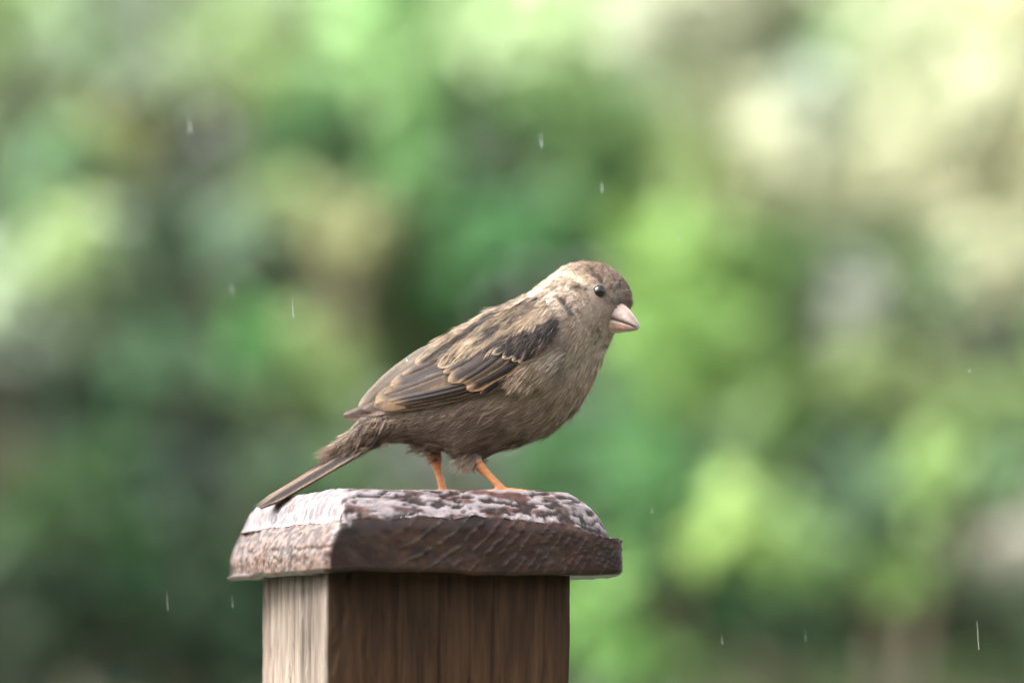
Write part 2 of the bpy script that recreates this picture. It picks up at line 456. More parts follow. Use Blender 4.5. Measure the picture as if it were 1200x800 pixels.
    col = col * (1 - .45 * line - .2 * crack * (1 - line) - .3 * kn)[:, None]
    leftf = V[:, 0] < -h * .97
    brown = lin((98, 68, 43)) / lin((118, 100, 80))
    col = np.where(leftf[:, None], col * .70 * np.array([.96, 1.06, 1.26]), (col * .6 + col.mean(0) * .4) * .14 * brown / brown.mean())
    top_band = sst(.0, .035, zz - (zb - .045) + .02 * (fbm(np.column_stack([V[:, 0] * 120, V[:, 1] * 120, zz * 20]), 3, 88) - .5))
    col = col * (1 - .35 * top_band)[:, None]  # darker towards the top of the shaft
    i = np.arange(nr - 1)[:, None] * nn; j = np.arange(nn)[None]; j2 = (j + 1) % nn
    Q = np.stack([i + j, i + j2, i + nn + j2, i + nn + j], -1).reshape(-1, 4)
    off = np.array([[-.0022, -.001, 0]])
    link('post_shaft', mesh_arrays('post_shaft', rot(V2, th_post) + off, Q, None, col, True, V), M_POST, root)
    return root
build_post()

# ------------------------------------------------------------------ sparrow: inflated body
body_poly = np.array([
 (374, 533), (386, 523), (404, 506), (418, 493), (440, 470), (460, 443), (476, 427), (505, 413), (530, 393), (550, 378), (580, 360.5), (610, 347), (632, 333), (648, 320),
 (662, 309.5), (680, 304), (697, 304.5), (712, 308), (727, 318), (737, 329), (743, 343), (743.5, 357), (741, 366), (732, 378),
 (722, 391), (713, 410), (705, 431), (694, 455), (681, 476), (668, 491), (654, 503), (639, 511), (622, 518), (605, 523), (590, 527),
 (578, 533), (566, 539), (556, 542), (546, 541), (536, 537), (528, 531), (515, 529), (500, 526), (483, 521), (462, 520), (445, 523), (424, 528), (404, 532), (390, 536), (376, 541)], float)
def chaikin(p, n=2):
    for _ in range(n):
        q = np.roll(p, -1, 0); p = np.stack([.75 * p + .25 * q, .25 * p + .75 * q], 1).reshape(-1, 2)
    return p
def inside(poly, X, Y):
    r = np.zeros(X.shape, bool); q = np.roll(poly, 1, 0)
    for (x1, y1), (x2, y2) in zip(poly, q):
        if y1 == y2: continue
        r ^= ((y1 > Y) != (y2 > Y)) & (X < (x2 - x1) * (Y - y1) / (y2 - y1) + x1)
    return r
def pdist(poly, X, Y, closed=True):
    d = np.full(X.shape, 1e9); q = np.roll(poly, -1, 0)
    for k, ((x1, y1), (x2, y2)) in enumerate(zip(poly, q)):
        if not closed and k == len(poly) - 1: break
        ex, ey = x2 - x1, y2 - y1; L = ex * ex + ey * ey + 1e-9
        t = np.clip(((X - x1) * ex + (Y - y1) * ey) / L, 0, 1)
        d = np.minimum(d, np.hypot(X - x1 - t * ex, Y - y1 - t * ey))
    return d
bp_ = chaikin(body_poly, 1)
G0x, G0y, GS = 360.0, 285.0, 2.0
gxs = np.arange(G0x, 764, GS); gys = np.arange(G0y, 560, GS)
GX, GY = np.meshgrid(gxs, gys)
ins = inside(bp_, GX, GY); dst = pdist(bp_, GX, GY)
def poisson(mask):
    u = np.zeros(mask.shape); b = np.where(mask, GS * GS, 0.0)
    def A(v):
        v = np.where(mask, v, 0); r = 4 * v
        r[1:] -= v[:-1]; r[:-1] -= v[1:]; r[:, 1:] -= v[:, :-1]; r[:, :-1] -= v[:, 1:]
        return np.where(mask, r, 0)
    r = b - A(u); p = r.copy(); rs = (r * r).sum()
    for _ in range(600):
        Ap = A(p); al = rs / (p * Ap).sum(); u += al * p; r -= al * Ap; rn = (r * r).sum()
        if rn < 1e-6: break
        p = r + rn / rs * p; rs = rn
    return u
ins &= dst > 2.6; dst = np.abs(dst - 2.6)
U = poisson(ins)
U = np.where(ins, U, -dst * 22)
KW = 0.80
H2 = 4 * KW * KW * U                       # half width squared, px^2
def samp(A, px, py):
    fx = np.clip((np.asarray(px, float) - G0x) / GS, 0, A.shape[1] - 1.001); fy = np.clip((np.asarray(py, float) - G0y) / GS, 0, A.shape[0] - 1.001)
    ix, iy = fx.astype(int), fy.astype(int); tx, ty = fx - ix, fy - iy
    return (A[iy, ix] * (1 - tx) + A[iy, ix + 1] * tx) * (1 - ty) + (A[iy + 1, ix] * (1 - tx) + A[iy + 1, ix + 1] * tx) * ty
def hbody(px, py): return np.sqrt(np.maximum(samp(H2, px, py), 0))

# legs as chains in px with depth (px units, negative = towards the viewer)
ZTOP = 1.10
def foot_py(): return PY(ZTOP)
FY = float(foot_py())
legs = []
def leg_chain(side, knee, ankle):
    ky, ay = side
    ch = [((knee[0] - 6, knee[1] - 16, ky), 12.0), ((knee[0], knee[1], ky), 9.0), ((knee[0] + (ankle[0] - knee[0]) * .22, knee[1] + (ankle[1] - knee[1]) * .22, (ky + ay) / 2), 5.8),
          ((knee[0] + (ankle[0] - knee[0]) * .5, knee[1] + (ankle[1] - knee[1]) * .5, ay), 4.2), ((ankle[0], ankle[1], ay), 4.5)]
    legs.append(('leg', ch))
    claws = []
    for ang, ln in ((-28, 34), (2, 40), (30, 33), (183, 27)):
        a = R(ang); tx, ty = math.cos(a), math.sin(a)
        z0 = FY
        pts = [((ankle[0], ankle[1], ay), 4.0), ((ankle[0] + tx * ln * .3, z0 - 5.0, ay + ty * ln * .3), 3.1),
               ((ankle[0] + tx * ln * .62, z0 - 3.4, ay + ty * ln * .62), 2.8), ((ankle[0] + tx * ln * .9, z0 - 3.0, ay + ty * ln * .9), 2.5)]
        legs.append(('toe', pts))
        e = (ankle[0] + tx * ln * .9, z0 - 3.0, ay + ty * ln * .9)
        claws.append((e, tx, ty, ln))
    return claws
claws = leg_chain((20, 24), (509, 535), (519.5, FY - 4.5))
claws += leg_chain((-18, -16), (556, 541), (591, FY - 4.5))

VOX = .0006
xs = np.arange(X_(366), X_(752), VOX); ysv = np.arange(-.030, .0301, VOX); zsv = np.arange(1.0985, Z_(298), VOX)
def build_body():
    PXg = PX(xs); PYg = PY(zsv)
    A2 = samp(H2, PXg[:, None].repeat(len(zsv), 1), PYg[None].repeat(len(xs), 0))     # x,z
    # limits outside the solved area
    F = A2[:, None, :] - (ysv / S)[None, :, None] ** 2
    F = F / 60.0
    kind = np.zeros(F.shape, bool)
    gx3 = PXg[:, None, None]; gy3 = (ysv / S)[None, :, None]; gz3 = PYg[None, None, :]
    for nm, ch in legs:
        for (a, ra), (b, rb) in zip(ch[:-1], ch[1:]):
            a = np.array(a); b = np.array(b); m = max(ra, rb) + 6
            lo = np.minimum(a, b) - m; hi = np.maximum(a, b) + m
            ix = np.where((PXg >= lo[0]) & (PXg <= hi[0]))[0]; iz = np.where((PYg >= lo[1]) & (PYg <= hi[1]))[0]
            iy = np.where((ysv / S >= lo[2]) & (ysv / S <= hi[2]))[0]
            if not (len(ix) and len(iy) and len(iz)): continue
            s_ = np.s_[ix[0]:ix[-1] + 1, iy[0]:iy[-1] + 1, iz[0]:iz[-1] + 1]
            X = PXg[ix][:, None, None]; Yy = (ysv / S)[iy][None, :, None]; Zz = PYg[iz][None, None, :]
            d = b - a; L = (d * d).sum()
            t = np.clip(((X - a[0]) * d[0] + (Zz - a[1]) * d[1] + (Yy - a[2]) * d[2]) / L, 0, 1)
            dist = np.sqrt((X - a[0] - t * d[0]) ** 2 + (Zz - a[1] - t * d[1]) ** 2 + (Yy - a[2] - t * d[2]) ** 2)
            f = (ra + (rb - ra) * t) - dist
            F[s_] = np.maximum(F[s_], f)
    # surface nets
    ins3 = F > 0
    c8 = np.zeros(tuple(np.array(F.shape) - 1), np.int8)
    for a in (0, 1):
        for b in (0, 1):
            for c in (0, 1):
                c8 += ins3[a:F.shape[0] - 1 + a, b:F.shape[1] - 1 + b, c:F.shape[2] - 1 + c]
    act = (c8 > 0) & (c8 < 8)
    idx = np.full(act.shape, -1, np.int64); cells = np.argwhere(act); idx[act] = np.arange(len(cells))
    pos = np.zeros((len(cells), 3)); cnt = np.zeros(len(cells))
    cor = [(a, b, c) for a in (0, 1) for b in (0, 1) for c in (0, 1)]
    for p in cor:
        for ax in range(3):
            if p[ax]: continue
            q = list(p); q[ax] = 1
            f0 = F[cells[:, 0] + p[0], cells[:, 1] + p[1], cells[:, 2] + p[2]]; f1 = F[cells[:, 0] + q[0], cells[:, 1] + q[1], cells[:, 2] + q[2]]
            m = (f0 > 0) != (f1 > 0); t = np.where(m, f0 / np.where(m, f0 - f1, 1), 0)
            pt = np.array(p, float)[None].repeat(len(cells), 0); pt[:, ax] += t
            pos += np.where(m[:, None], pt, 0); cnt += m
    pos = pos / cnt[:, None] + cells
    V = np.column_stack([xs[0] + pos[:, 0] * VOX, ysv[0] + pos[:, 1] * VOX, zsv[0] + pos[:, 2] * VOX])
    Q = []
    for ax in range(3):
        u, v = [(1, 2), (2, 0), (0, 1)][ax]
        s0 = [slice(None)] * 3; s1 = [slice(None)] * 3
        s0[ax] = slice(0, -1); s1[ax] = slice(1, None)
        a, b = ins3[tuple(s0)], ins3[tuple(s1)]
        e = np.argwhere(a != b)
        e = e[(e[:, u] > 0) & (e[:, v] > 0) & (e[:, u] < F.shape[u] - 1) & (e[:, v] < F.shape[v] - 1)]
        flip = ~a[e[:, 0], e[:, 1], e[:, 2]]
        def cell(du, dv):
            k = e.copy(); k[:, u] -= du; k[:, v] -= dv
            return idx[k[:, 0], k[:, 1], k[:, 2]]
        q = np.stack([cell(1, 1), cell(0, 1), cell(0, 0), cell(1, 0)], 1)
        q[flip] = q[flip][:, ::-1]
        Q.append(q)
    Q = np.vstack(Q); Q = Q[(Q >= 0).all(1)]
    return V, Q
BV, BQ = build_body()

# ------------------------------------------------------------------ sparrow: colours of the plumage
def over(c, px, py, cx, cy, sx, sy, rot, rgb, a, sharp=1.0):
    cr, sr = math.cos(R(rot)), math.sin(R(rot))
    dx, dy = px - cx, py - cy
    u = (dx * cr + dy * sr) / sx; v = (-dx * sr + dy * cr) / sy
    k = a * np.exp(-(u * u + v * v) ** sharp)
    return c + (lin(rgb) - c) * k[:, None]
PAINT = [  # cx, cy, sx, sy, rot, rgb, alpha
 (690, 440, 60, 55, 0, (184, 166, 146), .85), (600, 500, 70, 40, -20, (158, 136, 118), .8), (540, 510, 60, 35, 0, (122, 102, 88), .9),
 (440, 512, 60, 30, 0, (112, 92, 78), .9), (520, 525, 40, 10, 0, (150, 130, 112), .5), (560, 530, 22, 16, 0, (112, 92, 80), .8),
 (655, 470, 30, 22, -40, (160, 138, 116), .6), (640, 432, 26, 13, 25, (190, 178, 164), .75), (615, 448, 26, 10, -25, (150, 128, 104), .7),
 (700, 400, 22, 22, 0, (180, 163, 143), .6), (712, 392, 10, 12, 20, (188, 174, 156), .5),
 (580, 380, 80, 35, -30, (158, 136, 112), .9), (560, 372, 70, 8, -32, (190, 172, 148), .7),
 (640, 350, 22, 26, 10, (196, 176, 150), .9), (648, 322, 22, 14, -35, (190, 172, 149), .95), (628, 338, 20, 9, -32, (214, 196, 170), .7),
 (676, 358, 26, 20, 0, (170, 150, 131), .85), (662, 344, 10, 8, 0, (190, 172, 152), .6),
 (715, 318, 30, 17, 25, (130, 111, 97), .95), (690, 309, 16, 9, 0, (146, 124, 104), .8), (733, 340, 14, 22, -10, (136, 116, 102), .85),
 (672, 329, 21, 5.5, 24, (232, 214, 184), .95), (690, 330, 10, 4, 30, (200, 174, 142), .6), (700, 328, 17, 4, 44, (84, 66, 54), .85),
 (679, 341, 16, 3.6, 8, (72, 56, 46), .95), (714, 357, 10, 4.5, 20, (98, 78, 62), .8), (726, 357, 9, 3, 5, (64, 50, 44), .85),
 (702, 345, 10, 10, 0, (176, 152, 128), .6), (725, 337, 3.0, 4.5, 10, (70, 58, 54), .8), (712, 340, 6, 14, -20, (120, 98, 82), .45),
 (706, 372, 6, 6, 0, (150, 116, 86), .6), (700, 376, 10, 8, 30, (168, 146, 124), .5),
 (690, 385, 40, 5, 50, (138, 118, 100), .5), (660, 395, 10, 22, -20, (150, 130, 110), .6),
]
def plumage_col(px, py):
    c = np.broadcast_to(lin((146, 127, 109)), (len(px), 3)).copy()
    for a in PAINT: c = over(c, px, py, *a)
    # dark slit behind the cheek
    d = pdist(np.array([(654, 353), (660, 360), (664, 368), (670, 374)], float), px, py, False)
    c = c + (lin((36, 29, 27)) - c) * (.98 * np.exp(-(d / 3.0) ** 2))[:, None]
    # streaks on the mantle, running with the feathers
    a = R(-33); u = (px - 600) * math.cos(a) + (py - 375) * math.sin(a); v = -(px - 600) * math.sin(a) + (py - 375) * math.cos(a)
    st = vnoise(np.column_stack([u / 60, v / 5.6, np.zeros_like(u)]), 91)
    m = np.exp(-(((px - 580) / 62) ** 2 + ((v + 3) / 17) ** 4))
    c = c + (lin((50, 38, 32)) - c) * (m * sst(.5, .62, st) * .95)[:, None]
    c = c + (lin((216, 192, 156)) - c) * (m * sst(.42, .25, st) * .5)[:, None]
    # crown streaks
    st2 = vnoise(np.column_stack([(px + py) / 3.0, (py - px) / 9, np.zeros_like(px)]), 92)
    m2 = np.exp(-(((px - 716) / 28) ** 2 + ((py - 325) / 24) ** 2))
    c = c * (1 + (m2 * (st2 - .5) * 1.3)[:, None])
    n = fbm(np.column_stack([px / 26, py / 26, np.zeros_like(px)]), 3, 93)
    l = c.mean(1, keepdims=True); c = l + (c - l) * .97
    return c * (.84 + .32 * n)[:, None] * np.array([1.0, .975, .985])

FLOW = np.array([  # px, py, dx, dy   direction the feathers lie
 (418, 495, -.72, .69), (402, 509, -.72, .69), (440, 475, -.68, .73), (460, 447, -.7, .71), (432, 527, -.97, .2), (460, 521, -.99, .05), (405, 532, -.93, .35), (483, 521, -.98, 0), (500, 526, -.97, -.12),
 (740, 350, -.2, -1), (728, 320, -.75, -.66), (700, 306, -1, -.15), (670, 310, -.9, .4), (640, 330, -.85, .5), (600, 355, -.85, .5), (550, 380, -.85, .52),
 (500, 420, -.8, .6), (450, 470, -.8, .55), (715, 345, -.8, -.6), (702, 335, -.9, -.3), (690, 345, -1, .1), (670, 345, -1, .25), (660, 365, -.8, .6),
 (715, 375, -.8, .5), (700, 390, -.6, .8), (720, 395, -.35, .95), (680, 400, -.6, .8), (705, 430, -.45, .9), (690, 455, -.6, .8), (665, 480, -.75, .66),
 (640, 440, -.75, .65), (650, 420, -.7, .7), (630, 500, -.9, .42), (600, 470, -.92, .38), (590, 515, -.88, .45), (560, 500, -.88, .48), (555, 538, -.6, .8), (520, 500, -.86, .5), (500, 522, -.85, .45),
 (460, 500, -.87, .48), (430, 515, -.86, .5), (395, 528, -.82, .57), (470, 520, -.9, .42)], float)
def flow(px, py):
    d2 = (px[:, None] - FLOW[:, 0]) ** 2 + (py[:, None] - FLOW[:, 1]) ** 2
    w = 1 / (d2 + 60) ** 1.5
    f = w @ FLOW[:, 2:4]
    return f / (np.linalg.norm(f, axis=1)[:, None] + 1e-9)
LEN = np.array([  # px, py, tuft length in px
 (735, 345, 6), (705, 308, 8), (720, 365, 5), (690, 350, 8), (665, 345, 11), (705, 395, 11), (640, 330, 16), (680, 420, 19), (640, 440, 24), (640, 490, 26), (580, 500, 28),
 (555, 538, 20), (510, 515, 24), (450, 510, 26), (400, 525, 22), (580, 370, 28), (500, 420, 26), (700, 440, 18)], float)
def tlen(px, py):
    d2 = (px[:, None] - LEN[:, 0]) ** 2 + (py[:, None] - LEN[:, 1]) ** 2
    w = 1 / (d2 + 80) ** 1.5
    return (w @ LEN[:, 2]) / w.sum(1)

# ------------------------------------------------------------------ sparrow: the wing's surface
WA = np.array([652., 392.]); WB = np.array([402., 489.]); WD = (WB - WA) / np.linalg.norm(WB - WA); WL = np.linalg.norm(WB - WA)
WN = np.array([WD[1], -WD[0]]); 
if WN[1] > 0: WN = -WN                       # up on the picture
def hwing(px, py):
    dx, dy = px - WA[0], py - WA[1]
    t = (dx * WD[0] + dy * WD[1]) / WL; wv = dx * WN[0] + dy * WN[1]
    y0 = 70 - 8 * sst(0, .5, t) - 42 * sst(.42, 1.0, t)
    y = y0 - .010 * np.maximum(wv + 6, 0) ** 2 - .020 * np.maximum(-wv - 24, 0) ** 2
    y = np.maximum(y, 5)
    hb = hbody(px, py) + 1.5
    k = 4.0
    return np.maximum(y, hb) + k * np.exp(-np.abs(y - hb) / k) * .35
def SW(px, py, lift, sgn=-1):
    """point on the wing surface, lift in px"""
    y = hwing(px, py) + lift
    return np.stack([X_(px), sgn * y * S, Z_(py)], -1)

BASE = np.array([float(X_(555)), 0., ZTOP])
bird = empty('sparrow', BASE)
tag(bird, 'brown female sparrow with streaked wings and orange legs perched on the wet post cap', 'bird')
bpx, bpy_ = PX(BV[:, 0]), PY(BV[:, 2])
bc = plumage_col(bpx, bpy_) * .34
legmask = (samp(H2, bpx, bpy_) < -60) | (bpy_ > 549)
lc = .72 * lin((206, 134, 84)) * (.75 + .5 * fbm(np.column_stack([bpx / 5, bpy_ / 3, BV[:, 1] / S / 4]), 3, 95))[:, None]
# scutes: slightly darker bands across the leg
lc = lc * (1 - .18 * sst(.3, .5, np.abs(((bpy_ * .9 + bpx * .35) / 7) % 1 - .5)))[:, None]
lc = lc + (lin((120, 78, 60)) - lc) * (sst(547, 536, bpy_) * .8)[:, None]
k = sst(-10, -90, samp(H2, bpx, bpy_)) * (bpy_ > 528)
bc = bc + (lc - bc) * k[:, None]
body = link('body', mesh_arrays('body', BV - BASE, BQ, None, bc), M_BODY, bird)

DIM = .585
# ---- barbs -------------------------------------------------------
def barbs(P0, Nr, T, L, Wd, lift, nb, col, wid=.00016, fan=.4, curv=.03, tipc=1.25):
    """tufts of fine barbs: arrays over tufts; lengths in metres"""
    n = len(P0)
    B = np.cross(Nr, T); B /= np.linalg.norm(B, axis=1)[:, None] + 1e-9
    a = rng.uniform(-1, 1, (n, nb)); 
    st = rng.uniform(0, .35, (n, nb))
    ln = L[:, None] * (1 - .38 * np.abs(a) ** 1.6) * rng.uniform(.8, 1.15, (n, nb))
    ang = a * fan * rng.uniform(.6, 1.2, (n, nb)) + rng.normal(0, .07, (n, nb))
    D = T[:, None] * np.cos(ang)[..., None] + B[:, None] * np.sin(ang)[..., None]
    Sd = B[:, None] * np.cos(ang)[..., None] - T[:, None] * np.sin(ang)[..., None]
    roll = rng.normal(0, .45, (n, nb))
    Sd = Sd * np.cos(roll)[..., None] + Nr[:, None] * np.sin(roll)[..., None]
    root = P0[:, None] + B[:, None] * (a * Wd[:, None] * .35)[..., None] + T[:, None] * (st * L[:, None] * .5)[..., None]
    lf = lift[:, None] * rng.uniform(.5, 1.3, (n, nb)) + rng.uniform(0, .03, (n, nb))
    bend = rng.normal(0, .12, (n, nb)) - a * .25           # barbs bow back towards the shaft
    pts = []
    for s in (0, .38, .72, 1.0):
        h = lf * s * (1.5 - .7 * s) * ln + .00012 - (ln * s) ** 2 / (2 * curv)
        pts.append(root + D * (ln * s)[..., None] + Sd * (bend * ln * s * s * .8)[..., None] + Nr[:, None] * h[..., None])
    w_ = wid * rng.uniform(.6, 1.3, (n, nb))
    V = np.empty((n, nb, 7, 3))
    for k, f in enumerate((1, 1, .75)):
        o = Sd * (w_ * f * .5)[..., None]
        V[:, :, 2 * k] = pts[k] - o; V[:, :, 2 * k + 1] = pts[k] + o
    V[:, :, 6] = pts[3]
    V = V.reshape(-1, 3); m = n * nb
    b0 = (np.arange(m) * 7)[:, None]
    Q = np.concatenate([b0 + np.array([[0, 1, 3, 2]]), b0 + np.array([[2, 3, 5, 4]])])
    Tt = b0 + np.array([[4, 5, 6]])
    tone = rng.normal(1, .15, (n, nb))[..., None] * rng.normal(1, .15, (n, 1))[..., None]
    sub = rng.normal(1, .17, (n, 5)); tone = tone * np.take_along_axis(sub, np.clip(((a + 1) * 2.5).astype(int), 0, 4), 1)[..., None]
    if callable(col):
        mid = pts[2].reshape(-1, 3)
        cb = col(PX(mid[:, 0]), PY(mid[:, 2])).reshape(n, nb, 3)
    else: cb = np.broadcast_to(col[:, None], (n, nb, 3))
    c = np.clip(cb * DIM * tone, .003, .9)
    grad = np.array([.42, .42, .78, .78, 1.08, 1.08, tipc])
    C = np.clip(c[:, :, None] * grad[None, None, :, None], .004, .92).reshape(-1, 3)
    return V, Q, Tt, C

wing_poly = np.array([(650, 383), (640, 378), (600, 392), (560, 395), (530, 402), (505, 411), (476, 425), (460, 437), (440, 457), (427, 471), (400, 487), (402, 490), (452, 487), (520, 481), (545, 468), (566, 468), (590, 442), (607, 432), (630, 423), (648, 408)], float)
fv = BV[BQ]; fc = fv.mean(1)
fn = np.cross(fv[:, 2] - fv[:, 0], fv[:, 3] - fv[:, 1]); fa = np.linalg.norm(fn, axis=1); fn /= fa[:, None] + 1e-15
if (fn[:, 1] * fc[:, 1]).sum() < 0:
    fn = -fn
fpx, fpy = PX(fc[:, 0]), PY(fc[:, 2])
ok = (samp(H2, fpx, fpy) > -25) & (fpy < 546) & (fpx > 393)
inw = inside(wing_poly, fpx, fpy) & (np.abs(fc[:, 1]) > .004) & (pdist(wing_poly, fpx, fpy) > 4)
ok &= ~inw
eye_px = np.array([702., 345.5])
ok &= ~((np.hypot(fpx - eye_px[0], fpy - eye_px[1]) < 9.0) & (fc[:, 1] < 0))
ok &= ~((np.hypot((fpx - 729) / 17, (fpy - 374) / 12) < 1) & (fc[:, 1] < .002))
def pick(n, near, head=None):
    wgt = np.where(ok, fa, 0) * np.where(fc[:, 1] < .004, 1, 0 if near else 1) * (1 if near else (fc[:, 1] >= .0))
    l = tlen(fpx, fpy); wgt = wgt / l ** 1.5
    return rng.choice(len(fc), n, p=wgt / wgt.sum())
plum = MB()
def cover(n, near, nb, wid):
    i = pick(n, near)
    px, py = fpx[i] , fpy[i]
    t2 = flow(px, py)
    ja = rng.normal(0, .10, n); t2 = np.column_stack([t2[:, 0] * np.cos(ja) - t2[:, 1] * np.sin(ja), t2[:, 0] * np.sin(ja) + t2[:, 1] * np.cos(ja)])
    T = np.column_stack([t2[:, 0], np.zeros(n), -t2[:, 1]]); Nn = fn[i]
    T = T - Nn * (T * Nn).sum(1)[:, None]; ll = np.linalg.norm(T, axis=1); T = T / (ll[:, None] + 1e-6)
    L = tlen(px, py) * S * rng.uniform(.8, 1.25, n)
    lift = np.abs(rng.normal(.03, .04, n))
    V, Q, Tt, C = barbs(fc[i] - Nn * .0003, Nn, T, L, L * .75, lift, nb, plumage_col, wid)
    plum.add(V, Q, Tt, C)
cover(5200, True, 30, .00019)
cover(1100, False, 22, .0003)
# loose downy fringe under the thigh and vent, and the nape
def fringe(pts, n, L, col, dirs, nb=7, spread=8, y=(-26, 5)):
    pts = np.array(pts, float); k = rng.integers(0, len(pts), n)
    px = pts[k, 0] + rng.normal(0, spread, n); py = pts[k, 1] + rng.normal(0, 1.5, n)
    yy = rng.uniform(*y, n) * S
    P0 = np.column_stack([X_(px), yy, Z_(py)])
    d = np.array(dirs)[k] + rng.normal(0, .2, (n, 2)); d /= np.linalg.norm(d, axis=1)[:, None]
    T = np.column_stack([d[:, 0], rng.normal(0, .15, n), -d[:, 1]]); T /= np.linalg.norm(T, axis=1)[:, None]
    Nn = np.cross(T, np.array([0.3, 0, 1.])); Nn = np.where((Nn[:, 1] > 0)[:, None], -Nn, Nn); Nn /= np.linalg.norm(Nn, axis=1)[:, None]
    V, Q, Tt, C = barbs(P0, Nn, T, np.full(n, L * S) * rng.uniform(.7, 1.3, n), np.full(n, L * S * .5), np.full(n, .02), nb, np.broadcast_to(lin(col), (n, 3)), .00011, .6)
    plum.add(V, Q, Tt, C)
fringe([(540, 541), (545, 543), (551, 543)], 34, 14, (176, 164, 148), [(-.7, .7), (-.55, .8), (-.3, .95)], spread=3)
fringe([(560, 541), (570, 538)], 14, 9, (130, 112, 96), [(-.6, .7), (-.7, .6)], spread=4)
fringe([(430, 525), (450, 521), (470, 518), (500, 524), (522, 528)], 22, 10, (128, 110, 94), [(-.9, .35), (-.9, .3), (-.9, .4), (-.8, .5), (-.8, .5)], spread=9)
fringe([(640, 505), (620, 513), (655, 497), (600, 519), (676, 478), (690, 456)], 40, 11, (186, 172, 150), [(-.85, .5)] * 4 + [(-.6, .8)] * 2, spread=3, y=(-4, 4))
0 and fringe([(640, 327), (650, 318), (628, 336)], 50, 8, (226, 214, 192), [(-.8, -.1)] * 3, spread=7, y=(-14, 14))

# ---- scapulars and lesser coverts: tufts rooted on the wing surface -----------------
def wing_tufts(poly, n, L, dirv, colf, nb=30, lift0=3.0, sgn=-1, wid=.00018, fan=.32, liftm=.05):
    poly = np.array(poly, float); lo, hi = poly.min(0), poly.max(0)
    pp = np.column_stack([rng.uniform(lo[0], hi[0], n * 6), rng.uniform(lo[1], hi[1], n * 6)])
    pp = pp[inside(poly, pp[:, 0], pp[:, 1])][:n]
    n = len(pp); pp = pp + rng.normal(0, 2.5, pp.shape); px, py = pp.T
    e = 1.0
    P0 = SW(px, py, lift0, sgn); Pu = SW(px + e, py, lift0, sgn) - P0; Pv = SW(px, py + e, lift0, sgn) - P0
    Nn = np.cross(Pu, Pv); Nn = np.where((Nn[:, 1] * sgn < 0)[:, None], -Nn, Nn); Nn /= np.linalg.norm(Nn, axis=1)[:, None]
    d = np.asarray(dirv(px, py) if callable(dirv) else np.broadcast_to(dirv, (n, 2)), float)
    ja = rng.normal(0, .12, n); d = np.column_stack([d[:, 0] * np.cos(ja) - d[:, 1] * np.sin(ja), d[:, 0] * np.sin(ja) + d[:, 1] * np.cos(ja)])
    T = Pu * d[:, :1] + Pv * d[:, 1:]; T /= np.linalg.norm(T, axis=1)[:, None]
    Ln = L * S * rng.uniform(.6, 1.4, n)
    V, Q, Tt, C = barbs(P0, Nn, T, Ln, Ln * .5, np.abs(rng.normal(liftm, liftm * .8, n)), nb, colf, wid, fan, .05)
    plum.add(V, Q, Tt, C)
def col_scap(px, py):
    c = plumage_col(px, py)
    a = R(-36); v = -(px - 570) * math.sin(a) + (py - 400) * math.cos(a); u = (px - 570) * math.cos(a) + (py - 400) * math.sin(a)
    st = vnoise(np.column_stack([u / 42, v / 6.5, np.zeros_like(u)]), 97)
    c = c + (lin((160, 138, 112)) - c) * .6
    c = c + (lin((50, 39, 33)) - c) * (sst(.47, .6, st) * .92)[:, None]
    return c
def col_less(px, py):
    c = np.broadcast_to(lin((50, 40, 36)), (len(px), 3)).copy()
    n = vnoise(np.column_stack([px / 9, py / 9, np.zeros_like(px)]), 98)
    return c + (lin((96, 76, 64)) - c) * (sst(.55, .8, n) * .7)[:, None]

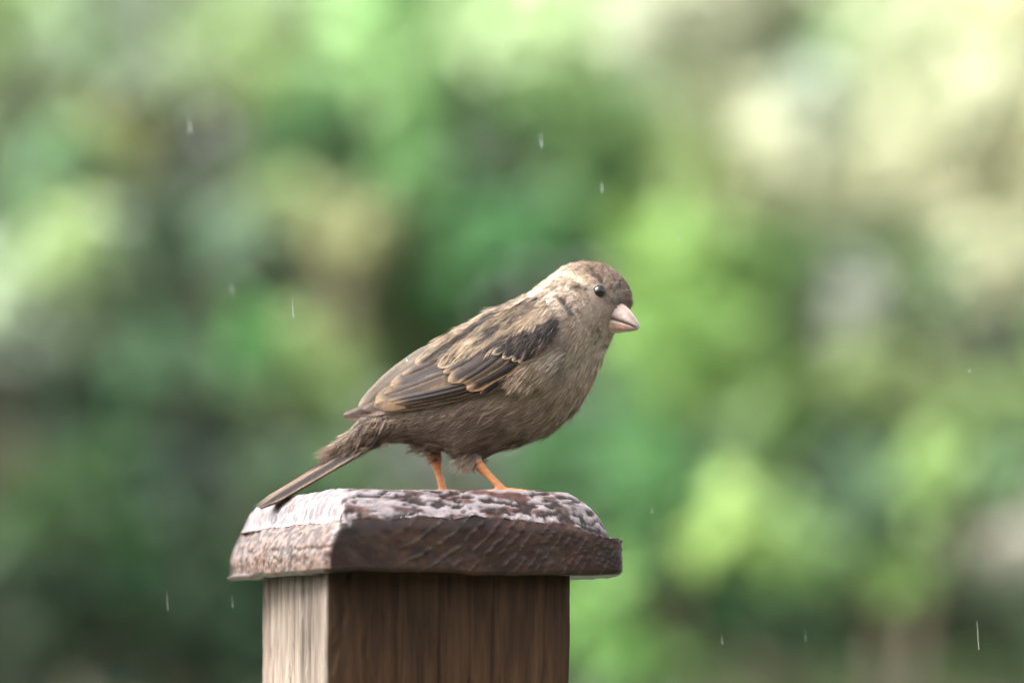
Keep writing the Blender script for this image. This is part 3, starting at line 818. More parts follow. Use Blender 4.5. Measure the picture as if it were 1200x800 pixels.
# ---- feathers ----------------------------------------------------------
def feather_mesh(base, tip, width, lift0, lift1, cen, edge, ew=.22, ew_low=None, bow=0., tipround=.72, low_col=None, low_w=0., sgn=-1, surf=None, seed=0, rows=36, cols=21, camber=1.6, fray=.012):
    """one feather: base/tip in px, width px (full); edge colours; low = vane on the picture's lower side"""
    base = np.array(base, float); tip = np.array(tip, float)
    s = np.linspace(0, 1, rows); v = np.linspace(-1, 1, cols)
    d = tip - base; L = np.linalg.norm(d); d /= L; nrm = np.array([-d[1], d[0]])
    if nrm[1] < 0: nrm = -nrm                   # +v is the lower side
    prof = np.minimum(1, .55 + .45 * sst(0, .3, s)) * np.where(s > tipround, np.sqrt(np.maximum(1 - ((s - tipround) / (1 - tipround)) ** 2, 0)), 1)
    ax = base + d * (s * L)[:, None] + nrm * (bow * L * np.sin(math.pi * s))[:, None]
    r2 = np.random.default_rng(seed + 100)
    jit = 1 + r2.normal(0, fray, (rows, 2)) * np.array([[1, 1]])
    hw = width / 2 * prof[:, None] * np.where(v[None] < 0, jit[:, :1], jit[:, 1:]) * np.abs(v)[None] * np.sign(v)[None]
    sl = -.10 * width * (np.abs(v)[None] ** 1.5) * (s[:, None] > .02)     # barbs sweep towards the tip
    px = ax[:, None, 0] + nrm[0] * hw - d[0] * sl * 0; py = ax[:, None, 1] + nrm[1] * hw - d[1] * sl * 0
    lift = lift0 + (lift1 - lift0) * s[:, None] + camber * (1 - v[None] ** 2) * prof[:, None] - .35 * np.abs(v[None])
    V = surf(px, py, lift, sgn) if surf else SW(px, py, lift, sgn)
    ewl = ew if ew_low is None else ew_low
    wob = (vnoise(np.stack([s[:, None] * 6 + v[None] * 2, np.zeros((rows, cols)), np.full((rows, cols), seed * 3.1)], -1), 5) - .5) * .22
    # distance from the rim across the vane and from the tip
    rim_u = sst(1 - ew + .05, 1 - ew - .24, -v[None] + wob) * np.ones((rows, 1)); rim_l = sst(1 - ewl + .05, 1 - ewl - .34, v[None] + wob)
    tipd = .25 + .75 * sst(1.02, .80, s[:, None] + wob * .1)
    cen, edge = lin(cen) * .72, lin(edge)
    kk = np.minimum(rim_l, tipd)
    C = edge + (cen - edge) * kk[..., None]
    C = C + ((cen * .6 + edge * .4) - C) * ((1 - rim_u) * .8)[..., None]
    if low_w > 0:
        lm = sst(1 - low_w - .12, 1 - low_w + .12, (v[None] + 1) / 2 + wob * .6) * sst(.0, .15, s)[:, None]
        C = C + (lin(low_col) - C) * lm[..., None]
    stk = vnoise(np.stack([s[:, None] * 5 + 0 * v[None], v[None] * 7 + 0 * s[:, None], np.full((rows, cols), seed * 2.3)], -1), 6) - .5
    C = C * (1 + .8 * stk)[..., None]
    sh = np.exp(-(v[None] / .07) ** 2) * .35                              # shaft
    C = C * (1 - sh * .5)[..., None]
    i = np.arange(rows - 1)[:, None] * cols; j = np.arange(cols - 1)[None]
    Q = np.stack([i + j, i + j + 1, i + cols + j + 1, i + cols + j], -1).reshape(-1, 4)
    uv = np.stack([s[:, None] * np.ones((1, cols)) * L / 60, v[None] * np.ones((rows, 1)) * width / 30, np.full((rows, cols), seed * 1.7)], -1)
    return V.reshape(-1, 3), Q, C.reshape(-1, 3) * .56, uv.reshape(-1, 3)

DK, DK2, BUFF, PALE, PINK = (50, 40, 36), (38, 30, 28), (196, 160, 116), (206, 188, 164), (168, 140, 122)
# name, base, tip, width, lift0, lift1, centre, edge, options
WF = []
for i, (tx, ty) in enumerate([(401.5, 488), (410, 485.5), (424, 482), (437, 478.5)]):
    WF.append(('primary_feather', (552 - i * 2, 463 - i * 1.0), (tx, ty), 20 + i * 1.6, 1 + i * .7, 1 + i * .7, DK, (126, 106, 96), dict(ew=.14, bow=-.004, tipround=.38)))
for i, (bx, by, tx, ty) in enumerate([(566, 462, 446, 482), (566, 460, 452, 480), (567, 458, 458, 478)]):
    WF.append(('secondary_feather', (bx, by), (tx, ty), 13, 5.5 + i * .6, 5.2 + i * .6, DK2, (112, 88, 70), dict(ew=.12, bow=.02)))
WF += [
 ('tertial_feather', (526, 402), (420, 479), 21, -1.0, -1.0, (96, 83, 70), (134, 120, 104), dict(ew=.12, bow=-.03, tipround=.45)),
 ('tertial_feather', (556, 436), (440, 475.5), 33, 7.0, 6.8, DK, (158, 134, 106), dict(ew=.12, ew_low=.06, bow=.015, low_col=(96, 75, 56), low_w=.42, tipround=.74)),
 ('tertial_feather', (545, 421), (458, 456.5), 23, 8.6, 8.2, (54, 43, 40), (156, 130, 102), dict(ew=.10, ew_low=.26, bow=.01, tipround=.70)),
 ('tertial_feather', (545, 405), (487, 430), 17, 9.8, 9.2, (54, 43, 40), (156, 130, 102), dict(ew=.10, ew_low=.34, bow=.0, tipround=.72)),
 ('greater_covert', (604, 436), (563, 468), 15, 8.2, 8.0, DK2, (96, 76, 64), dict(ew=.14, tipround=.6)),
 ('greater_covert', (612, 427), (547, 462), 18, 9.0, 9.2, DK2, (176, 136, 104), dict(ew=.05, ew_low=.24, bow=.03, tipround=.66)),
 ('greater_covert', (600, 421), (543, 455), 15, 9.8, 10.0, (74, 59, 48), (140, 116, 90), dict(ew=.1, ew_low=.24, bow=.03, tipround=.66)),
 ('greater_covert', (583, 414), (526, 453), 20, 10.6, 10.8, (54, 43, 40), (156, 128, 98), dict(ew=.16, ew_low=.2, bow=.02, tipround=.60)),
 ('greater_covert', (566, 405), (514, 435), 16, 11.2, 11.4, (54, 43, 40), (186, 162, 134), dict(ew=.14, ew_low=.2, bow=.0, tipround=.62)),
 ('tertial_feather', (552, 430), (450, 465), 11, 8.2, 7.9, (52, 41, 36), (132, 108, 82), dict(ew=.16, ew_low=.3, bow=.012, tipround=.8)),
 ('tertial_feather', (550, 412), (472, 443), 10, 9.6, 9.0, (54, 43, 38), (136, 112, 86), dict(ew=.14, ew_low=.3, bow=.006, tipround=.78)),
 ('secondary_feather', (570, 454), (462, 476), 9, 8.0, 7.8, DK2, (120, 94, 70), dict(ew=.1, ew_low=.2, bow=.02, tipround=.85)),
 ('secondary_feather', (568, 449), (455, 473), 8, 8.2, 8.0, (46, 36, 32), (124, 98, 72), dict(ew=.1, ew_low=.25, bow=.02, tipround=.85)),
 ('greater_covert', (592, 418), (537, 455), 11, 10.3, 10.5, DK2, (140, 114, 88), dict(ew=.1, ew_low=.22, bow=.03, tipround=.64)),
 ('greater_covert', (576, 409), (520, 443), 11, 11.0, 11.1, (50, 40, 36), (146, 120, 92), dict(ew=.12, ew_low=.26, bow=.01, tipround=.62)),
 ('median_covert', (640, 413), (607, 432), 12, 11.8, 12.2, (50, 41, 42), (160, 140, 118), dict(ew=.2, tipround=.5)),
 ('median_covert', (630, 409), (600, 430), 12, 12.0, 12.6, (50, 41, 42), (176, 156, 134), dict(ew=.24, tipround=.5)),
 ('median_covert', (619, 405), (589, 427), 13, 12.3, 12.9, (46, 38, 40), (186, 166, 144), dict(ew=.26, tipround=.5)),
 ('median_covert', (607, 401), (577, 422), 13, 12.6, 13.2, (50, 41, 42), (178, 156, 130), dict(ew=.24, tipround=.5)),
]
def wing_sheet(sgn):
    """the wing's own skin and under-coverts, closed thin slab"""
    poly = np.array([(648, 392), (600, 400), (560, 408), (520, 420), (480, 446), (450, 468), (440, 478), (470, 482), (520, 476), (560, 464), (600, 436), (640, 418)], float)
    up = poly[:7]; lo = poly[[11, 10, 9, 8, 7, 6]]
    n, m = 24, 8
    def along(c, k):
        d = np.r_[0, np.cumsum(np.linalg.norm(np.diff(c, axis=0), axis=1))]; q = np.linspace(0, d[-1], k)
        return np.column_stack([np.interp(q, d, c[:, 0]), np.interp(q, d, c[:, 1])])
    a, b = along(up, n), along(lo, n)
    g = a[:, None] + (b - a)[:, None] * np.linspace(0, 1, m)[None, :, None]
    V = np.concatenate([SW(g[..., 0], g[..., 1], .6, sgn).reshape(-1, 3), SW(g[..., 0], g[..., 1], -2.5, sgn).reshape(-1, 3)])
    i = np.arange(n - 1)[:, None] * m; j = np.arange(m - 1)[None]
    Q = np.stack([i + j, i + j + 1, i + m + j + 1, i + m + j], -1).reshape(-1, 4)
    return V, np.vstack([Q, Q[:, ::-1] + n * m])
for sgn in (-1, 1):
    V, Q = wing_sheet(sgn)
    wing = link('wing', mesh_arrays('wing', V - BASE, Q, None, np.broadcast_to(lin((52, 42, 40)), V.shape)), M_BODY, bird)
    for k, (nm, b, t, wd, l0, l1, cen, ed, kw) in enumerate(WF):
        V, Q, C, uv = feather_mesh(b, t, wd, l0, l1, cen, ed, seed=k, sgn=sgn, **kw)
        link(nm, mesh_arrays(nm, V - BASE, Q, None, C, True, uv), M_FEATHER, wing)
    f = 1 if sgn < 0 else .45
    # lesser coverts, then the scapulars lying over them, then the paler shoulder tuft
    wing_tufts([(654, 383), (648, 398), (636, 408), (616, 413), (597, 408), (592, 402), (604, 396), (628, 386)], int(240 * f), 15, (-.72, .69), col_less, lift0=13.2, sgn=sgn)
    wing_tufts([(640, 372), (612, 388), (585, 400), (560, 408), (530, 414), (522, 408), (540, 394), (575, 374), (610, 360), (635, 356)], int(420 * f), 26, (-.82, .57), col_scap, lift0=12.6, sgn=sgn, fan=.22)
    wing_tufts([(644, 374), (620, 380), (600, 384), (600, 372), (628, 354), (644, 362)], int(160 * f), 18, (-.8, .6), lambda a, b: plumage_col(a, b) * .95, lift0=13.6, sgn=sgn)
    wing_tufts([(650, 410), (668, 420), (650, 440), (620, 452), (600, 452), (610, 440), (632, 425)], int(200 * f), 20, (-.78, .62), plumage_col, lift0=6, sgn=sgn, fan=.4, liftm=.12)
# long coverts closing over the root of the tail
_td = np.array([-138., 82.]) / np.hypot(138, 82)
for q, (yy, nn_) in enumerate((((-13, -9), 120), ((-9, -3), 90), ((3, 13), 60))):
    t_ = rng.uniform(0, 1, nn_)
    cpt = np.array([438., 508.]) + _td * (t_ * 52)[:, None] + np.array([.51, .86]) * (rng.uniform(-8, 13, nn_) * (1 - .72 * t_))[:, None]
    yv = rng.uniform(yy[0], yy[1], nn_) * (1 - .45 * t_)
    P0 = np.column_stack([X_(cpt[:, 0]), yv * S, Z_(cpt[:, 1])])
    a_ = rng.normal(0, .035, nn_); T_ = np.column_stack([_td[0] + a_ * .5, np.zeros(nn_), -_td[1] + a_ * .86]); T_ /= np.linalg.norm(T_, axis=1)[:, None]
    sg = -1 if yy[1] <= 0 else 1
    N_ = np.cross(T_, [0, 1., 0]) * .3; N_[:, 1] = sg; N_ -= T_ * (N_ * T_).sum(1)[:, None]; N_ /= np.linalg.norm(N_, axis=1)[:, None]
    V, Q, Tt, C = barbs(P0, N_, T_, (34 - 12 * t_) * S * rng.uniform(.7, 1.2, nn_), np.full(nn_, 9 * S), np.full(nn_, .01), 26, lambda a, b: plumage_col(np.maximum(a, 430), b * 0 + 512) * .9, .00018, .07, .2)
    plum.add(V, Q, Tt, C)
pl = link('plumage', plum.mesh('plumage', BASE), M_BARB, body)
tag(pl, kind='stuff')

# ---- tail ------------------------------------------------------------
tail = None
tb, tt = np.array([436., 504.]), np.array([298., 592.])
td = (tt - tb) / np.linalg.norm(tt - tb); tn = np.array([-td[1], td[0]]); tn = tn if tn[1] > 0 else -tn   # down
def tail_feather(k):
    i = k - 5                                         # -5 (near side) .. 5
    rows, cols = 40, 9
    s = np.linspace(0, 1, rows)[:, None]; v = np.linspace(-1, 1, cols)[None]
    Lr = np.linalg.norm(tt - tb) * (1.0 - [.0, .035, .012, .05, .02, .06][abs(i)])
    yb, yt = i * 2.0, i * 3.6
    drop = abs(i) * (2.1 - .8 * s)
    wd = 11.5 * (1.15 - .3 * s) * np.where(s > .86, 1 - .75 * ((s - .86) / .14) ** 1.6, 1)
    tilt = R(38 + 5 * abs(i)) * (1 if i < 0 else -1 if i > 0 else 0)
    ax = tb + td * (s * Lr) + tn * (drop + 2.5 * s * (1 - s))          # rows,2
    lat = v * wd * .5
    yy = (yb + (yt - yb) * s) + lat * math.cos(tilt)
    dn = -lat * math.sin(tilt) + .5 * v ** 2
    px = ax[:, :1] + tn[0] * dn; py = ax[:, 1:] + tn[1] * dn
    V = np.stack([X_(px), yy * S, Z_(py)], -1)
    edge_w = sst(.62, .85, np.abs(v) + (vnoise(np.stack([s * 9 + 0 * v, v * 2 + 0 * s, np.full((rows, cols), float(k))], -1), 3) - .5) * .2)
    cen, ed = (lin((54, 43, 40)), lin((150, 126, 106)))
    C = cen + (ed - cen) * edge_w[..., None]
    C = C * (1 - .3 * np.exp(-(v / .12) ** 2))[..., None] * np.ones((rows, 1, 1))
    ii = np.arange(rows - 1)[:, None] * cols; j = np.arange(cols - 1)[None]
    Q = np.stack([ii + j, ii + j + 1, ii + cols + j + 1, ii + cols + j], -1).reshape(-1, 4)
    uv = np.stack([s * np.ones((1, cols)) * Lr / 60, v * np.ones((rows, 1)) * .4, np.full((rows, cols), 30. + k)], -1)
    return V.reshape(-1, 3), Q, C.reshape(-1, 3) * .36, uv.reshape(-1, 3)
for k in (5, 4, 3, 2, 1, 0, 6, 7, 8, 9, 10):
    V, Q, C, uv = tail_feather(k)
    me = mesh_arrays('tail_feather', V - BASE, Q, None, C, True, uv)
    if tail is None: tail = link('tail', me, M_FEATHER, bird)
    else: link('tail_feather', me, M_FEATHER, tail)

# ---- eye, beak, claws -------------------------------------------------------
def ball(c, r, nu=28, nv=18, sq=(1, 1, 1)):
    th = np.linspace(0, math.pi, nv)[:, None]; ph = np.linspace(0, 2 * math.pi, nu, endpoint=False)[None]
    V = np.stack([np.sin(th) * np.cos(ph), np.sin(th) * np.sin(ph), np.cos(th) * np.ones_like(ph)], -1) * r * np.array(sq) + np.array(c)
    i = np.arange(nv - 1)[:, None] * nu; j = np.arange(nu)[None]; j2 = (j + 1) % nu
    return V.reshape(-1, 3), np.stack([i + j, i + nu + j, i + nu + j2, i + j2], -1).reshape(-1, 4)
YAW = R(42); hf = np.array([math.cos(YAW), -math.sin(YAW), 0.])
hl = np.array([-math.sin(YAW), -math.cos(YAW), 0.])          # to the bird's near side
hc = np.array([float(X_(700)), 0, float(Z_(345))])
e1 = np.array([float(X_(eye_px[0])), -float(hbody(*eye_px)) * S, float(Z_(eye_px[1]))])
e2 = np.array([float(X_(720)), float(hbody(720, 343)) * S, float(Z_(343))])
for ec in (e1, e2):
    d = ec - hc; d = d / np.linalg.norm(d)
    c = ec - d * .0007
    ey = link('eye', mesh_arrays('eye', ball(c, .0024)[0] - BASE, ball(c, .0024)[1]), M_EYE, bird)
    an = np.linspace(0, 2 * math.pi, 36, endpoint=False)
    u = np.cross(d, [0, 0, 1.]); u /= np.linalg.norm(u); v = np.cross(u, d)
    ringp = np.array([c + d * .0009 + (u * math.cos(a) + v * math.sin(a)) * .00232 for a in an] )
    V, Q, T = tube(np.vstack([ringp, ringp[:1]]), .00030, 6, False)
    link('eye_ring', mesh_arrays('eye_ring', V - BASE, Q), M_RING, ey)

def beak_half(upper):
    """ruled cone from the base ring to the tip, in head axes"""
    Lb = .0118; ns, na = 26, 17
    s = np.linspace(0, 1, ns)[:, None]; a = np.linspace(0, math.pi, na)[None]
    w = .0060 * (1 - s) ** .74 * (1 - .12 * np.sin(math.pi * s))
    if upper:
        h = .0060 * (1 - s ** 2.0) ** .85 + .0003 * (1 - s)
        ridge = np.sin(a) ** .85
    else:
        h = .0056 * (1 - s) ** .7
        ridge = np.sin(a) ** .7
    xx = np.cos(a) * w
    zz = ridge * h * (1 if upper else -1)
    fwd = s * Lb * (1.0 if upper else .93) - (.0016 * np.abs(np.cos(a)) ** 2 * (1 - s))      # gape runs back along the jaw
    fwd = fwd * np.ones_like(a)
    droop = -.0032 * s - .0012 * s * s + (0.0 if upper else -.00012)
    zz = zz + droop
    c0 = np.array([float(X_(724)), -.0076, float(Z_(374))]) - hf * .0012
    V = c0 + hf * fwd[..., None] + hl * xx[..., None] + np.array([0, 0, 1.]) * zz[..., None]
    i = np.arange(ns - 1)[:, None] * na; j = np.arange(na - 1)[None]
    Q = np.stack([i + j, i + j + 1, i + na + j + 1, i + na + j], -1).reshape(-1, 4)
    # the cutting edge closes the half
    k = np.arange(ns - 1) * na
    Q2 = np.stack([k, k + na, k + na + na - 1, k + na - 1], -1)
    if not upper: Q, Q2 = Q[:, ::-1], Q2[:, ::-1]
    if upper:
        base, tipc, gape = lin((146, 122, 110)), lin((104, 88, 82)), lin((196, 156, 108))
        ridgec = lin((176, 160, 158))
    else:
        base, tipc, gape = lin((172, 136, 116)), lin((126, 100, 90)), lin((200, 160, 114))
        ridgec = lin((160, 122, 106))
    C = base + (tipc - base) * sst(.35, 1, s)[..., None] * np.ones((1, na, 1))
    C = C + (gape - C) * (sst(.28, .0, s) * np.abs(np.cos(a)) ** 3)[..., None]
    C = C + (ridgec - C) * (np.exp(-((a - math.pi / 2) / .22) ** 2) * .8 * np.ones_like(s))[..., None]
    ed_ = sst(.93, 1.0, np.abs(np.cos(a))) * np.ones_like(s) * sst(0, .1, s)       # dark cutting edge
    C = C * (1 - .4 * ed_)[..., None]
    return V.reshape(-1, 3), np.vstack([Q, Q2]), C.reshape(-1, 3) * .62
V, Q, C = beak_half(True)
beak = link('beak', mesh_arrays('beak', V - BASE, Q, None, C), M_BEAK, bird)
V, Q, C = beak_half(False)
link('lower_mandible', mesh_arrays('lower_mandible', V - BASE, Q, None, C), M_BEAK, beak)
for sd_ in (1, -1):
    c_ = np.array([float(X_(724)), -.0076, float(Z_(374))]) + hf * .0016 + hl * .0030 * sd_ + np.array([0, 0, .0034])
    V, Q = ball(c_, .00055, 12, 8, (1, 1, .7)); link('nostril', mesh_arrays('nostril', V - BASE, Q), M_CLAW, beak)
for e, tx, ty, ln in claws:
    s = np.linspace(0, 1, 7)
    px = e[0] + tx * s * 9; py = e[1] - 2.2 * np.sin(s * 2.2) + 3.5 * s ** 2; yy = e[2] + ty * s * 9
    V, Q, T = tube(np.column_stack([X_(px), yy * S, np.maximum(Z_(py), ZTOP + .0002)]), 2.2 * S * (1 - s * .9), 8)
    link('claw', mesh_arrays('claw', V - BASE, Q, T), M_CLAW, body)

# ------------------------------------------------------------------ garden behind, far out of focus
# sprays of leaves as read off the photograph: px, py, radius px, colour seen
ALB = .64
SPRAYS = [
 (15,20,45,205,222,140),(60,35,40,190,205,150),(110,60,50,140,165,100),(160,90,45,182,186,152),(230,60,50,165,180,115),(300,65,70,190,210,120),(340,30,50,200,212,150),
 (390,80,60,185,215,130),(450,60,60,180,215,125),(520,40,50,200,225,140),(590,40,60,205,220,150),(660,50,60,205,220,145),(750,25,50,215,220,190),(800,20,50,190,195,160),
 (830,100,48,225,230,185),(870,45,45,150,155,120),(1060,50,60,200,210,165),(1110,40,50,205,212,165),(1190,105,42,230,225,180),(930,135,55,205,215,195),(1010,140,50,200,205,165),
 (1080,140,60,210,215,175),(1150,170,50,190,195,150),(700,130,60,165,195,110),(640,110,50,150,190,100),(500,110,40,140,180,95),(500,190,60,135,180,95),(510,215,40,140,185,115),
 (640,160,45,115,155,90),(690,200,60,130,165,90),(750,180,50,150,180,105),(820,190,50,175,200,120),(880,210,55,205,215,150),(950,210,60,225,228,185),(1010,215,50,205,208,165),
 (1080,235,80,225,225,180),(1030,280,60,215,215,165),(1150,265,50,180,175,120),(740,250,50,115,160,80),(690,275,40,100,150,75),(620,270,50,85,145,70),(560,300,60,95,155,75),
 (404,292,34,166,156,112),(385,262,32,160,165,106),(425,278,34,160,165,102),(440,325,50,150,160,105),(340,250,45,150,170,105),(350,150,50,125,175,95),(330,200,50,140,170,95),(185,225,45,160,185,135),
 (130,170,60,165,160,85),(60,190,50,125,165,100),(20,240,35,85,130,60),(85,280,50,160,185,115),(25,325,40,175,195,155),(275,285,40,110,140,105),(140,330,40,90,115,75),
 (100,375,50,110,130,95),(220,440,60,95,140,95),(170,430,45,100,145,100),(300,400,50,90,150,75),(350,420,50,140,165,85),(385,475,50,120,150,75),(270,490,45,70,100,65),
 (100,480,50,60,95,60),(20,545,30,90,92,58),(50,600,50,62,95,45),(110,560,50,60,100,45),(150,640,55,55,105,45),(60,750,40,48,74,42),(140,740,45,52,80,46),(250,715,45,40,80,45),(280,650,45,45,80,45),
 (780,310,60,150,195,85),(830,320,50,160,205,90),(800,400,60,140,190,80),(880,310,40,120,165,70),(1005,360,35,165,168,155),(1070,345,40,120,145,85),(1140,350,50,140,165,120),
 (850,440,60,145,190,80),(905,480,45,150,185,90),(1010,440,60,170,195,120),(1130,490,55,165,200,110),(760,470,50,90,150,75),(880,520,50,155,190,115),(1030,590,50,105,140,100),
 (1090,565,45,150,185,95),(1060,675,40,135,175,85),(860,610,52,170,205,100),(930,650,50,140,180,100),(790,600,60,80,140,65),(850,720,40,75,125,70),(740,760,50,110,165,70),(700,700,50,125,175,80),
 (960,740,45,75,110,70),(1140,690,45,85,115,75),(1188,640,30,190,185,168),(700,560,60,80,135,70),(640,545,50,75,130,65),(760,560,50,85,145,70),(400,565,45,75,110,62),(700,480,50,90,150,75),
 (330,560,45,70,100,60),(900,165,50,225,228,185),(980,265,55,225,226,180),(1110,195,55,222,222,176),(1140,105,50,214,218,178),(1175,300,45,205,205,160),(1180,190,45,224,222,176),(860,150,45,215,222,170),(1060,90,45,210,215,172),(30,680,50,40,75,40),(110,690,45,38,72,40),(180,700,45,40,78,42),(220,770,50,38,70,40),(30,785,50,42,70,40),(90,625,45,58,92,46),(200,565,45,45,75,48),(240,625,45,45,78,45),(290,775,45,40,75,42),(160,560,45,58,95,52),(460,420,60,110,150,80),(520,340,50,100,155,75),(450,380,50,120,155,85),(760,390,50,140,190,80),(1180,430,45,110,130,100),(1190,560,40,110,150,90),
]
_r = np.random.default_rng(3)
for _x in range(-120, 1340, 75):
    _c = min((q for q in SPRAYS if q[1] < 120), key=lambda q: abs(q[0] - _x))
    SPRAYS.append((_x + _r.uniform(-20, 20), -22 + _r.uniform(-10, 10), 52, *_c[3:]))
for _y in range(40, 800, 85):
    for _x in (-60, 1262):
        _c = min(SPRAYS[:110], key=lambda q: abs(q[0] - _x) + abs(q[1] - _y))
        SPRAYS.append((_x, _y + _r.uniform(-20, 20), 55, *_c[3:]))
SHRUBS = [  # name, label, Y, test
 ('variegated_shrub', 'pale cream-leaved variegated shrub glowing behind and above the lime green bush', 7.4, lambda x, y: x > 740 and y < 295),
 ('lime_shrub', 'bright lime green leafy shrub in front of the cream-leaved shrub', 6.2, lambda x, y: x > 735 and 295 <= y < 560),
 ('garden_shrub', 'mid green shrub with dark hollows growing low below the lime green shrub', 5.2, lambda x, y: x > 610 and y >= 530),
 ('tall_shrub', 'tall fresh green shrub with dark gaps standing behind the sparrow', 7.6, lambda x, y: x >= 430),
 ('yellow_green_shrub', 'tall yellow-green shrub with pale leaf tips left of the fresh green shrub', 8.2, lambda x, y: y < 240),
 ('red_tipped_shrub', 'small shrub with peach-red young leaves among green ones', 6.9, lambda x, y: x > 320 and y < 345),
 ('grey_green_shrub', 'grey-green shrub with a deep dark hollow beside the red-tipped shrub', 6.6, lambda x, y: y < 520),
 ('shade_shrub', 'dark green shrub in deep shade beside the wooden post', 5.6, lambda x, y: True),
]
LV = np.array([(0, 0, 0), (-.5, .35, .05), (.5, .35, .05), (-.42, .72, .06), (.42, .72, .06), (0, 1.05, -.06), (0, .36, 0), (0, .72, .01)], float)
LT = np.array([(0, 6, 1), (0, 2, 6), (1, 6, 7), (1, 7, 3), (6, 2, 4), (6, 4, 7), (3, 7, 5), (7, 4, 5)])
def leaves(cent, size, col, up=.6, out=None):
    """a leaf-shaped face set for each centre"""
    n = len(cent)
    d = rng.normal(0, 1, (n, 3)); d[:, 2] = d[:, 2] * .5 - .15
    if out is not None: d += out * 1.2
    d /= np.linalg.norm(d, axis=1)[:, None]
    nr = rng.normal(0, .5, (n, 3)); nr[:, 2] += up; nr[:, 1] -= .75
    b = np.cross(d, nr); b /= np.linalg.norm(b, axis=1)[:, None]; nr = np.cross(b, d)
    sz = size * rng.uniform(.65, 1.25, n)
    L = LV[None] * np.array([.5, 1, 1])
    V = cent[:, None] + sz[:, None, None] * (L[..., :1] * b[:, None] + (L[..., 1:2] - .5) * d[:, None] + L[..., 2:] * nr[:, None])
    T = (np.arange(n) * 8)[:, None, None] + LT[None]
    c = np.repeat(np.clip(col * rng.normal(1, .16, (n, 1)), .004, .6), 8, axis=0)
    return V.reshape(-1, 3), T.reshape(-1, 3), c
def PXs(c): return 600 + FPX * c[:, 0] / ((c[:, 1] - CAM[1]) * cp + (c[:, 2] - CAM[2]) * sp)
def PYs(c):
    dy, dz = c[:, 1] - CAM[1], c[:, 2] - CAM[2]
    return 400 - FPX * (dz * cp - dy * sp) / (dy * cp + dz * sp)
def leafc(c):
    c = lin(c); l = c @ np.array([.25, .65, .1]); l = np.asarray(l)[..., None]
    c = c * .86 + l * .14
    return c * ALB * np.clip((l / .33) ** .30, .5, 1.06)
groups = {s[0]: [] for s in SHRUBS}
for sp_ in SPRAYS:
    for s in SHRUBS:
        if s[3](sp_[0], sp_[1]): groups[s[0]].append(sp_); break
def limb(mb, a, b, r0, r1, n=6, sag=.05):
    a, b = np.array(a, float), np.array(b, float); t = np.linspace(0, 1, n)[:, None]
    p = a + (b - a) * t + np.array([0, 0, 1.]) * sag * np.sin(math.pi * t) * np.linalg.norm(b - a) + rng.normal(0, .008, (n, 3)) * np.sin(math.pi * t)
    V, Q, T = tube(p, np.linspace(r0, r1, n), 6); mb.add(V, Q, T)
for nm, label, Y, _ in SHRUBS:
    sprs = groups[nm]
    D = Y - CAM[1]; mpp = D / FPX
    A = np.array(sprs, float)
    cx, cy = A[:, 0].mean(), A[:, 1].mean()
    foot = P(cx, 800, Y + .15); foot[2] = 0
    crown = MB(); wood = MB()
    top = P(cx, cy, Y + .2)
    forks = []
    nst = 4
    for k in range(nst):
        an = k * 2 * math.pi / nst + .5
        q = np.array([foot[0] + .25 * math.cos(an) * np.ptp(A[:, 0]) * mpp, foot[1] + .12 * math.sin(an), max(top[2] - .15 + .1 * math.sin(an * 3), .5)])
        limb(wood, foot + np.array([.03 * math.cos(an), .03 * math.sin(an), -.02]), q, .016, .008, 8, .03); forks.append(q)
    for (x, y, r, cr, cg, cb) in sprs:
        rm = r * mpp * 1.05
        c = P(x, y, Y + rng.uniform(-.3, .2))
        f = min(forks, key=lambda q: np.linalg.norm(q - c))
        limb(wood, f, c, .006, .0025)
        col = leafc((cr, cg, cb)) * {'lime_shrub': .78, 'shade_shrub': 1.5, 'grey_green_shrub': 1.15}.get(nm, 1) * np.array([.9, 1, 1.12] if nm in ('yellow_green_shrub', 'tall_shrub') else [1, 1, 1])
        ls = float(np.clip(rm * .8, .03, .08))
        n = int(np.clip(30 * (rm / ls) ** 2.2, 50, 200))
        o = rng.normal(0, .46, (n, 3)); o = o * np.minimum(1, 1.15 / (np.linalg.norm(o, axis=1)[:, None] + 1e-6))
        V, T, C = leaves(c + o * rm * np.array([1, .9, 1]), ls, col, .7, o)
        crown.add(V, None, T, C)
    # the shrub's inner leaves, coloured darker for shade in the hollows, and its outskirts beyond the frame
    w_, h_ = np.ptp(A[:, 0]) + 70, np.ptp(A[:, 1]) + 50
    n = int(500 + w_ * h_ / 170)
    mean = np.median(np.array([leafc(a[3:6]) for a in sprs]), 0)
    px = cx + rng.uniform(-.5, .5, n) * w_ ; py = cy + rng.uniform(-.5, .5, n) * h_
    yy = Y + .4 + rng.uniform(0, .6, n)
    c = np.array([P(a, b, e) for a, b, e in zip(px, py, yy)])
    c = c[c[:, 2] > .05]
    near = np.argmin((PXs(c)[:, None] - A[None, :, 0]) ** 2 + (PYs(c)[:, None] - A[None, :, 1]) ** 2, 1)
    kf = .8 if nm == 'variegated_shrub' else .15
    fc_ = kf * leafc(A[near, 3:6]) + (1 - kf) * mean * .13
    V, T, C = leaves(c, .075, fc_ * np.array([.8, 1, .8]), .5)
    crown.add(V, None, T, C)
    # skirt down to the ground
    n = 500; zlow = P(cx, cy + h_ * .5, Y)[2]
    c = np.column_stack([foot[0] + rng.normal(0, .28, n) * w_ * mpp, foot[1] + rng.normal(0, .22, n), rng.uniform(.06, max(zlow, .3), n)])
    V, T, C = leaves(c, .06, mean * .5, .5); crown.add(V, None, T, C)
    root = empty(nm, foot); tag(root, label, 'shrub', 'shrubs in the garden behind the post')
    link('trunk', wood.mesh('trunk', foot), M_BARK, root)
    link('crown', crown.mesh('crown', foot, False), M_LEAF, root)
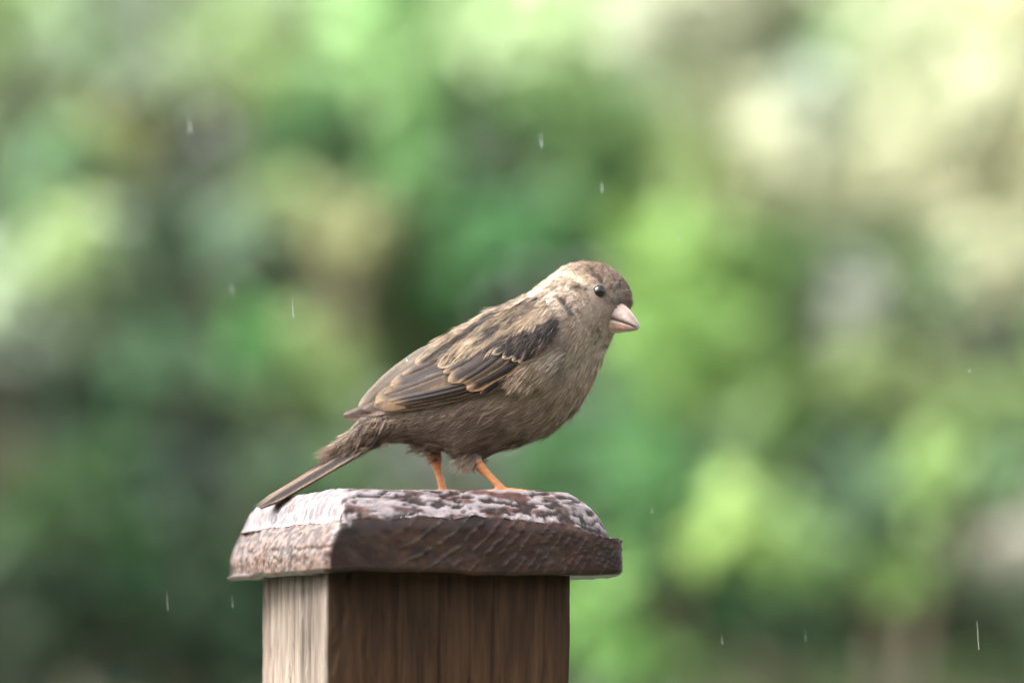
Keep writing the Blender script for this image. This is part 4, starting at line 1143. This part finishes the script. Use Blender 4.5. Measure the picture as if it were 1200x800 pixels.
# a tall hedge closes the garden
def hedge(name, label, x0, x1, y0, y1, h, n, col, ls):
    foot = np.array([(x0 + x1) / 2, (y0 + y1) / 2, 0])
    u = rng.uniform(0, 1, (n, 3))
    shell = rng.uniform(0, 1, n)
    px = x0 + u[:, 0] * (x1 - x0)
    py = y0 + (u[:, 1] ** 2.2) * (y1 - y0)
    pz = .05 + (h - .05) * u[:, 2]
    topm = shell < .25; pz[topm] = h - rng.exponential(.06, topm.sum()); py[topm] = y0 + rng.uniform(0, 1, topm.sum()) * (y1 - y0)
    pz += .18 * (fbm(np.column_stack([px * 1.1, py, np.zeros(n)]), 3, 7) - .5) * pz / h
    py += .35 * (fbm(np.column_stack([px * 1.6, np.zeros(n), pz * 1.6]), 3, 17) - .5)
    c = np.column_stack([px, py, pz])
    tone = .6 + .9 * fbm(c * 2.3, 3, 27)
    V, T, C = leaves(c, ls, lin(col)[None] * tone[:, None], .5)
    cr = MB(); cr.add(V, None, T, C)
    root = empty(name, foot); tag(root, label, 'hedge')
    for k in range(7):
        x = x0 + (k + .5) / 7 * (x1 - x0); yb = (y0 + y1) / 2; wd = MB()
        limb(wd, (x, yb, -.02), (x + rng.normal(0, .1), yb, h * .8), .035, .012, 8, 0)
        link('trunk', wd.mesh('trunk', foot), M_BARK, root)
    link('crown', cr.mesh('crown', foot, False), M_LEAF, root)
hedge('hedge', 'tall dark green hedge closing the garden behind the yellow-green and grey-green shrubs', -7.5, .2, 12.2, 13.4, 3.45, 34000, (44, 58, 36), .1)
hedge('hedge', 'lower olive green hedge behind the cream-leaved shrub', .3, 7.5, 12.4, 13.6, 3.3, 32000, (84, 92, 62), .1)
hedge('hedge', 'dark evergreen hedge added out of view behind the camera to cut the sky light', -8, 8, -10.2, -9.0, 3.4, 30000, (60, 78, 48), .13)  # unseen, added to block sky light on the bird and post front

# ------------------------------------------------------------------ rain
def drop_mesh(r, el):
    V, Q = ball((0, 0, 0), 1, 10, 12)
    z = V[:, 2]
    V = V.copy(); f = np.where(z > 0, (1 - z) ** .35 * .9 + .1 * (1 - z), 1); V[:, :2] *= np.where(z > 0, .5 + .5 * f, 1)[:, None]
    V[:, :2] *= r; V[:, 2] *= r * el
    return mesh_arrays('raindrop', V, Q)
dm = drop_mesh(.00017, 22)
RAIN = [(343, 360, -.1, 1), (196, 703, .1, .9), (1146, 744, -.2, 1.4), (795, 275, .15, .6), (705, 218, .3, .6), (634, 163, .35, .8), (222, 145, .5, .9), (272, 704, .25, .6),
        (1110, 198, .5, .7), (846, 748, .2, .5), (764, 596, .1, .4), (271, 335, .5, .7), (944, 745, .3, .5), (1136, 432, .15, .35)]
for px, py, y, s in RAIN:
    y = y * .15
    o = link('raindrop', dm, M_WATER, None, P(px, py, y)); o.scale = (s if s > .8 else .8, s if s > .8 else .8, s * (1 + max(y, 0))); o.rotation_euler = (0, R(-4), 0)
    tag(o, 'thin falling raindrop in the air in front of the blurred shrubs', 'raindrop', 'falling raindrops')

# ------------------------------------------------------------------ beads of water lying on things
V, Q = ball((0, 0, 0), .0006, 12, 9, (1, 1, .8)); bm_ = mesh_arrays('water_bead', V, Q)
for px, py in ((541, 436.5), (477, 425), (520, 448), (560, 405), (459, 455)):
    p0 = SW(np.array(px, float), np.array(py, float), 13.0 if 500 < px else 9.5)
    o = link('water_bead', bm_, M_WATER, None, p0); k_ = random.uniform(.6, 1.1); o.scale = (k_, k_, k_)
    tag(o, "tiny round bead of water lying on the sparrow's folded wing", 'water drop', "beads on the sparrow's wing")
